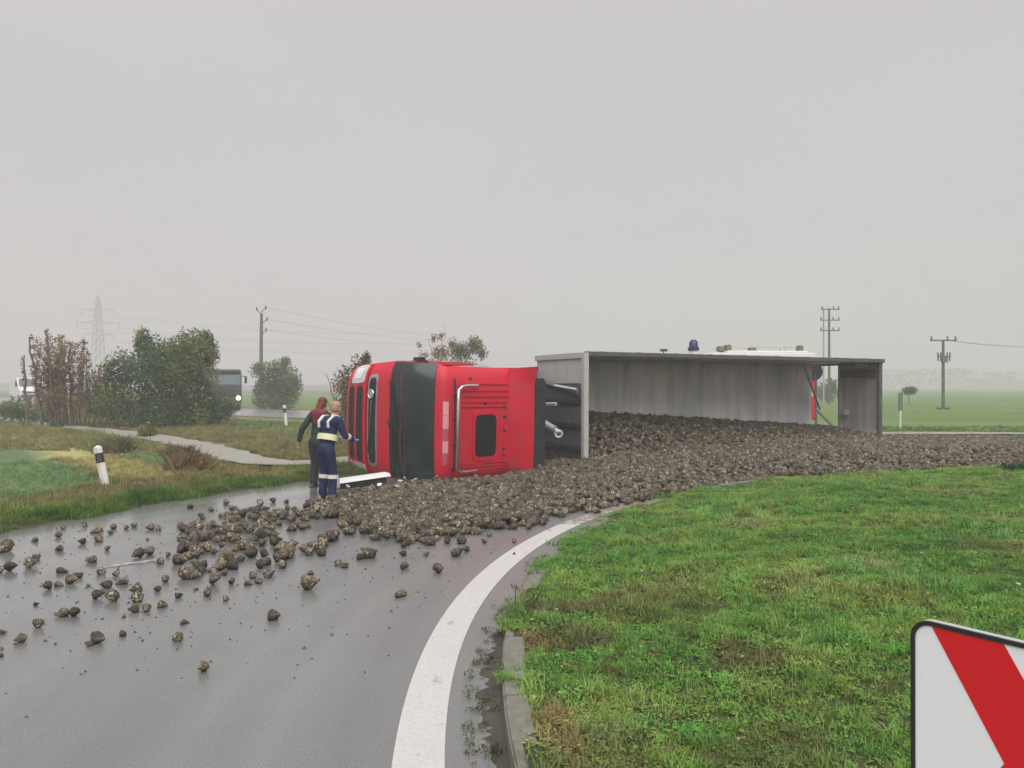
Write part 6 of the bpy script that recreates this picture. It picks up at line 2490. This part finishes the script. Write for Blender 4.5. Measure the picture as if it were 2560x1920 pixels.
# white van on the main road at the far left; front looks right towards the viewer
pv = at_depth(62, 1002, 92)
van = empty('white_van', (pv.x, pv.y, BZ + .05), R(-48))
tag(van, 'white delivery van driving on the main road at the far left', 'van')
side = [(-2.9, .45), (-2.9, 2.45), (-2.75, 2.6), (.9, 2.62), (1.15, 2.55), (1.85, 1.62), (2.75, 1.32), (2.95, 1.1), (2.98, .45)]
MB().prism(side, -1.0, 1.0, 'y').build('body', M['white'], van, bevel=.07)
n_ = Vector((.93, 0, .70)).normalized()
ws_ = MB().add([(1.20, -.84, 2.50), (1.20, .84, 2.50), (1.86, .9, 1.66), (1.86, -.9, 1.66)], [(0, 1, 2, 3)])
ws_.v = [(x + .02, y, z + .02) for x, y, z in ws_.v]
o_ = ws_.build('windscreen', M['glass'], van, smooth=0)
md = o_.modifiers.new('thick', 'SOLIDIFY')
md.thickness = .02
for s in (-1, 1):
    MB().prism([(.15, 1.62), (.15, 2.35), (1.02, 2.35), (1.6, 1.66)], s * 1.004, s * 1.014, 'y').build('side_window', M['glass'], van)
    MB().box((1.55, s * 1.13, 1.85), (.12, .2, .36)).build('mirror', M['black'], van, bevel=.03)
    MB().box((2.90, s * .72, 1.05), (.14, .34, .26)).build('headlight', M['lamp'], van, bevel=.04)
    for x in (-1.9, 1.95):
        road_wheel(van, x, s * .92)
MB().box((2.96, 0, .60), (.14, 1.9, .28)).build('bumper', M['black'], van, bevel=.05)
MB().box((2.97, 0, .98), (.06, .95, .20)).build('grille', M['black'], van, bevel=.02)

# dark lorry, front to the viewer, half hidden by the bush
pt = at_depth(560, 1032, 56)
lor = empty('dark_lorry', (pt.x, pt.y, BZ + .05), R(-68))
tag(lor, 'dark lorry with one headlight lit coming along the main road behind the bush', 'truck')
MB().prism([(-1.5, .55), (-1.5, 2.6), (-1.35, 2.78), (.05, 2.8), (.28, 2.62), (.45, 1.75), (.5, .9), (.48, .4)], -1.15, 1.15, 'y').build('cab', mat_plain('dark_cab_paint', (.03, .036, .04), .35), lor, bevel=.07)
o_ = MB().add([(.345, -1.02, 2.48), (.345, 1.02, 2.48), (.475, 1.06, 1.78), (.475, -1.06, 1.78)], [(0, 1, 2, 3)]).build('windscreen', mat_plain('reflecting_glass', (.10, .14, .16), .12), lor, smooth=0)
md = o_.modifiers.new('thick', 'SOLIDIFY')
md.thickness = .02
md.offset = 1
MB().box((.36, 0, 2.66), (.22, 2.1, .16)).build('sun_visor', M['tint_glass'], lor, bevel=.03)
MB().box((.52, 0, .55), (.14, 2.28, .36)).build('bumper', mat_plain('brown_bumper', (.08, .05, .035), .5), lor, bevel=.04)
MB().box((.51, 0, 1.2), (.05, 1.5, .5)).build('grille', M['black'], lor, bevel=.03)
for s in (-1, 1):
    mr = MB().box((.32, s * 1.42, 2.12), (.12, .16, .50)).tube([(.2, s * 1.15, 2.4), (.32, s * 1.4, 2.34)], .03, 6).build('mirror', M['black'], lor, bevel=.03)
    MB().box((.53, s * .92, .86), (.06, .30, .22)).build('headlight', M['lamp'], lor, bevel=.03)
km = NT('lit_headlamp')
km.set((.8, .8, .75), .3)
km.b.inputs["Emission Color"].default_value = (1, .98, .88, 1)
km.b.inputs["Emission Strength"].default_value = 1.6
MB().tube([(.545, .92, .86), (.60, .92, .86)], .15, 16).build('lit_lamp', km.m, lor)
MB().box((-4.8, 0, 1.85), (6.3, 2.4, 2.1)).build('cargo_box', mat_plain('grey_box', (.22, .22, .22), .5), lor, bevel=.03)
for x in (-.6, -4.2, -6.6):
    for s in (-1, 1):
        road_wheel(lor, x, s * .98, .46, .28)

# rescue vehicle behind the trailer: only its roof, beacon and tail show
pr = at_depth(1838, 1060, 29.0)
fe = empty('rescue_vehicle', (pr.x + .02, 29.3, BZ + .04), R(180 + 6))
tag(fe, 'red and white rescue vehicle with blue beacon parked behind the trailer', 'fire engine')
RLEN = 5.3
tz_ = 2.93
MB().prism([(-RLEN / 2, .5), (-RLEN / 2, 2.0), (1.3, 2.0), (1.3, .5)], -1.12, 1.12, 'y').build('body', M['red'], fe, bevel=.05)
MB().prism([(-RLEN / 2, 2.003), (-RLEN / 2, tz_ - .05), (1.0, tz_ - .05), (1.3, 2.65), (1.3, 2.003)], -1.10, 1.10, 'y').build('upper_body', M['white'], fe, bevel=.05)
MB().prism([(1.303, .5), (1.303, 2.6), (1.75, 2.62), (2.35, 1.7), (2.65, 1.5), (2.68, .5)], -1.08, 1.08, 'y').build('cab', M['red'], fe, bevel=.06)
o_ = MB().add([(1.80, -.95, 2.58), (1.80, .95, 2.58), (2.36, 1.0, 1.74), (2.36, -1.0, 1.74)], [(0, 1, 2, 3)]).build('windscreen', M['glass'], fe, smooth=0)
md = o_.modifiers.new('thick', 'SOLIDIFY')
md.thickness = .03
for s in (-1, 1):
    MB().box((-.6, s * 1.13, 1.45), (3.8, .02, .22)).build('side_stripe', M['yellow'], fe)
    for x in (-1.6, 1.9):
        road_wheel(fe, x, s * .98, .42, .26)
for z_, mt in ((.85, M['yellow']), (1.25, M['pink_dark']), (1.65, M['yellow'])):
    for s in (-1, 1):
        MB().box((-RLEN / 2 - .012, s * .55, z_), (.02, .95, .32)).build('rear_stripe', mt, fe)
MB().box((-RLEN / 2 - .02, 0, 2.35), (.03, 1.9, .5)).build('rear_window', M['lamp'], fe, bevel=.02)
# roof tray with hose gear and ladder
MB().box((-.95, 0, tz_ - .01), (3.0, 1.7, .07)).build('roof_tray', M['white'], fe, bevel=.02)
ld = MB()
for y_ in (-.5, -.1):
    ld.beam((-2.3, y_, tz_ + .22), (.4, y_, tz_ + .22), .04, .07)
for i in range(10):
    ld.beam((-2.2 + i * .27, -.5, tz_ + .22), (-2.2 + i * .27, -.1, tz_ + .22), .03, .03)
for x in (-2.0, -.9, .3):
    ld.beam((x, -.5, tz_), (x, -.5, tz_ + .22), .04, .04).beam((x, -.1, tz_), (x, -.1, tz_ + .22), .04, .04)
ld.build('ladder', mat_plain('pale_ladder', (.48, .46, .38), .5), fe)
for (x, sx, sz) in ((-2.35, .22, .34), (.35, .25, .36), (.62, .30, .26), (-.55, .30, .22)):
    MB().box((x, .35, tz_ + sz * .35), (sx * .8, .3, sz * .7), Matrix.Rotation(random.uniform(-.4, .4), 4, 'Y')).build('roof_equipment', mat_plain('olive_gear', (.16, .15, .10), .7), fe, bevel=.03)
bx_ = 1.15
be = MB().tube([(bx_ + .35, 0, 2.60), (bx_ + .35, 0, 2.98)], [.16, .16], 14).build('beacon_foot', M['white'], fe)
MB().tube([(bx_ + .35, 0, 2.98), (bx_ + .35, 0, 3.10)], [.20, .21], 18).build('beacon_base', M['blue'], be)
MB().tube([(bx_ + .35, 0, 3.10), (bx_ + .35, 0, 3.30), (bx_ + .35, 0, 3.38)], [.165, .155, .08], 18).build('beacon_dome', M['blue'], be, smooth=60)
MB().box((2.45, 0, 1.62), (.22, 1.0, .1)).build('bonnet_trim', M['white'], fe, bevel=.03)
MB().tube([(2.55, -.2, 1.5), (2.55, -.2, 2.98)], .02, 6).box((2.55, -.2, 3.0), (.26, .10, .09)).build('aerial', M['blue'], fe)

# ================================================================== the air: even haze
hz = MB().box((12, 5, 20.5), (2400, 2400, 43))
hm = bpy.data.materials.new('haze')
hm.use_nodes = True
t_ = hm.node_tree
t_.nodes.clear()
ho_ = t_.nodes.new("ShaderNodeOutputMaterial")
pv_ = t_.nodes.new("ShaderNodeVolumePrincipled")
pv_.inputs["Color"].default_value = (.825, .81, .835, 1)
pv_.inputs["Density"].default_value = HAZE_DENSITY
t_.links.new(pv_.outputs[0], ho_.inputs["Volume"])
hob = hz.build('haze', hm, smooth=0)
tag(hob, kind='stuff')
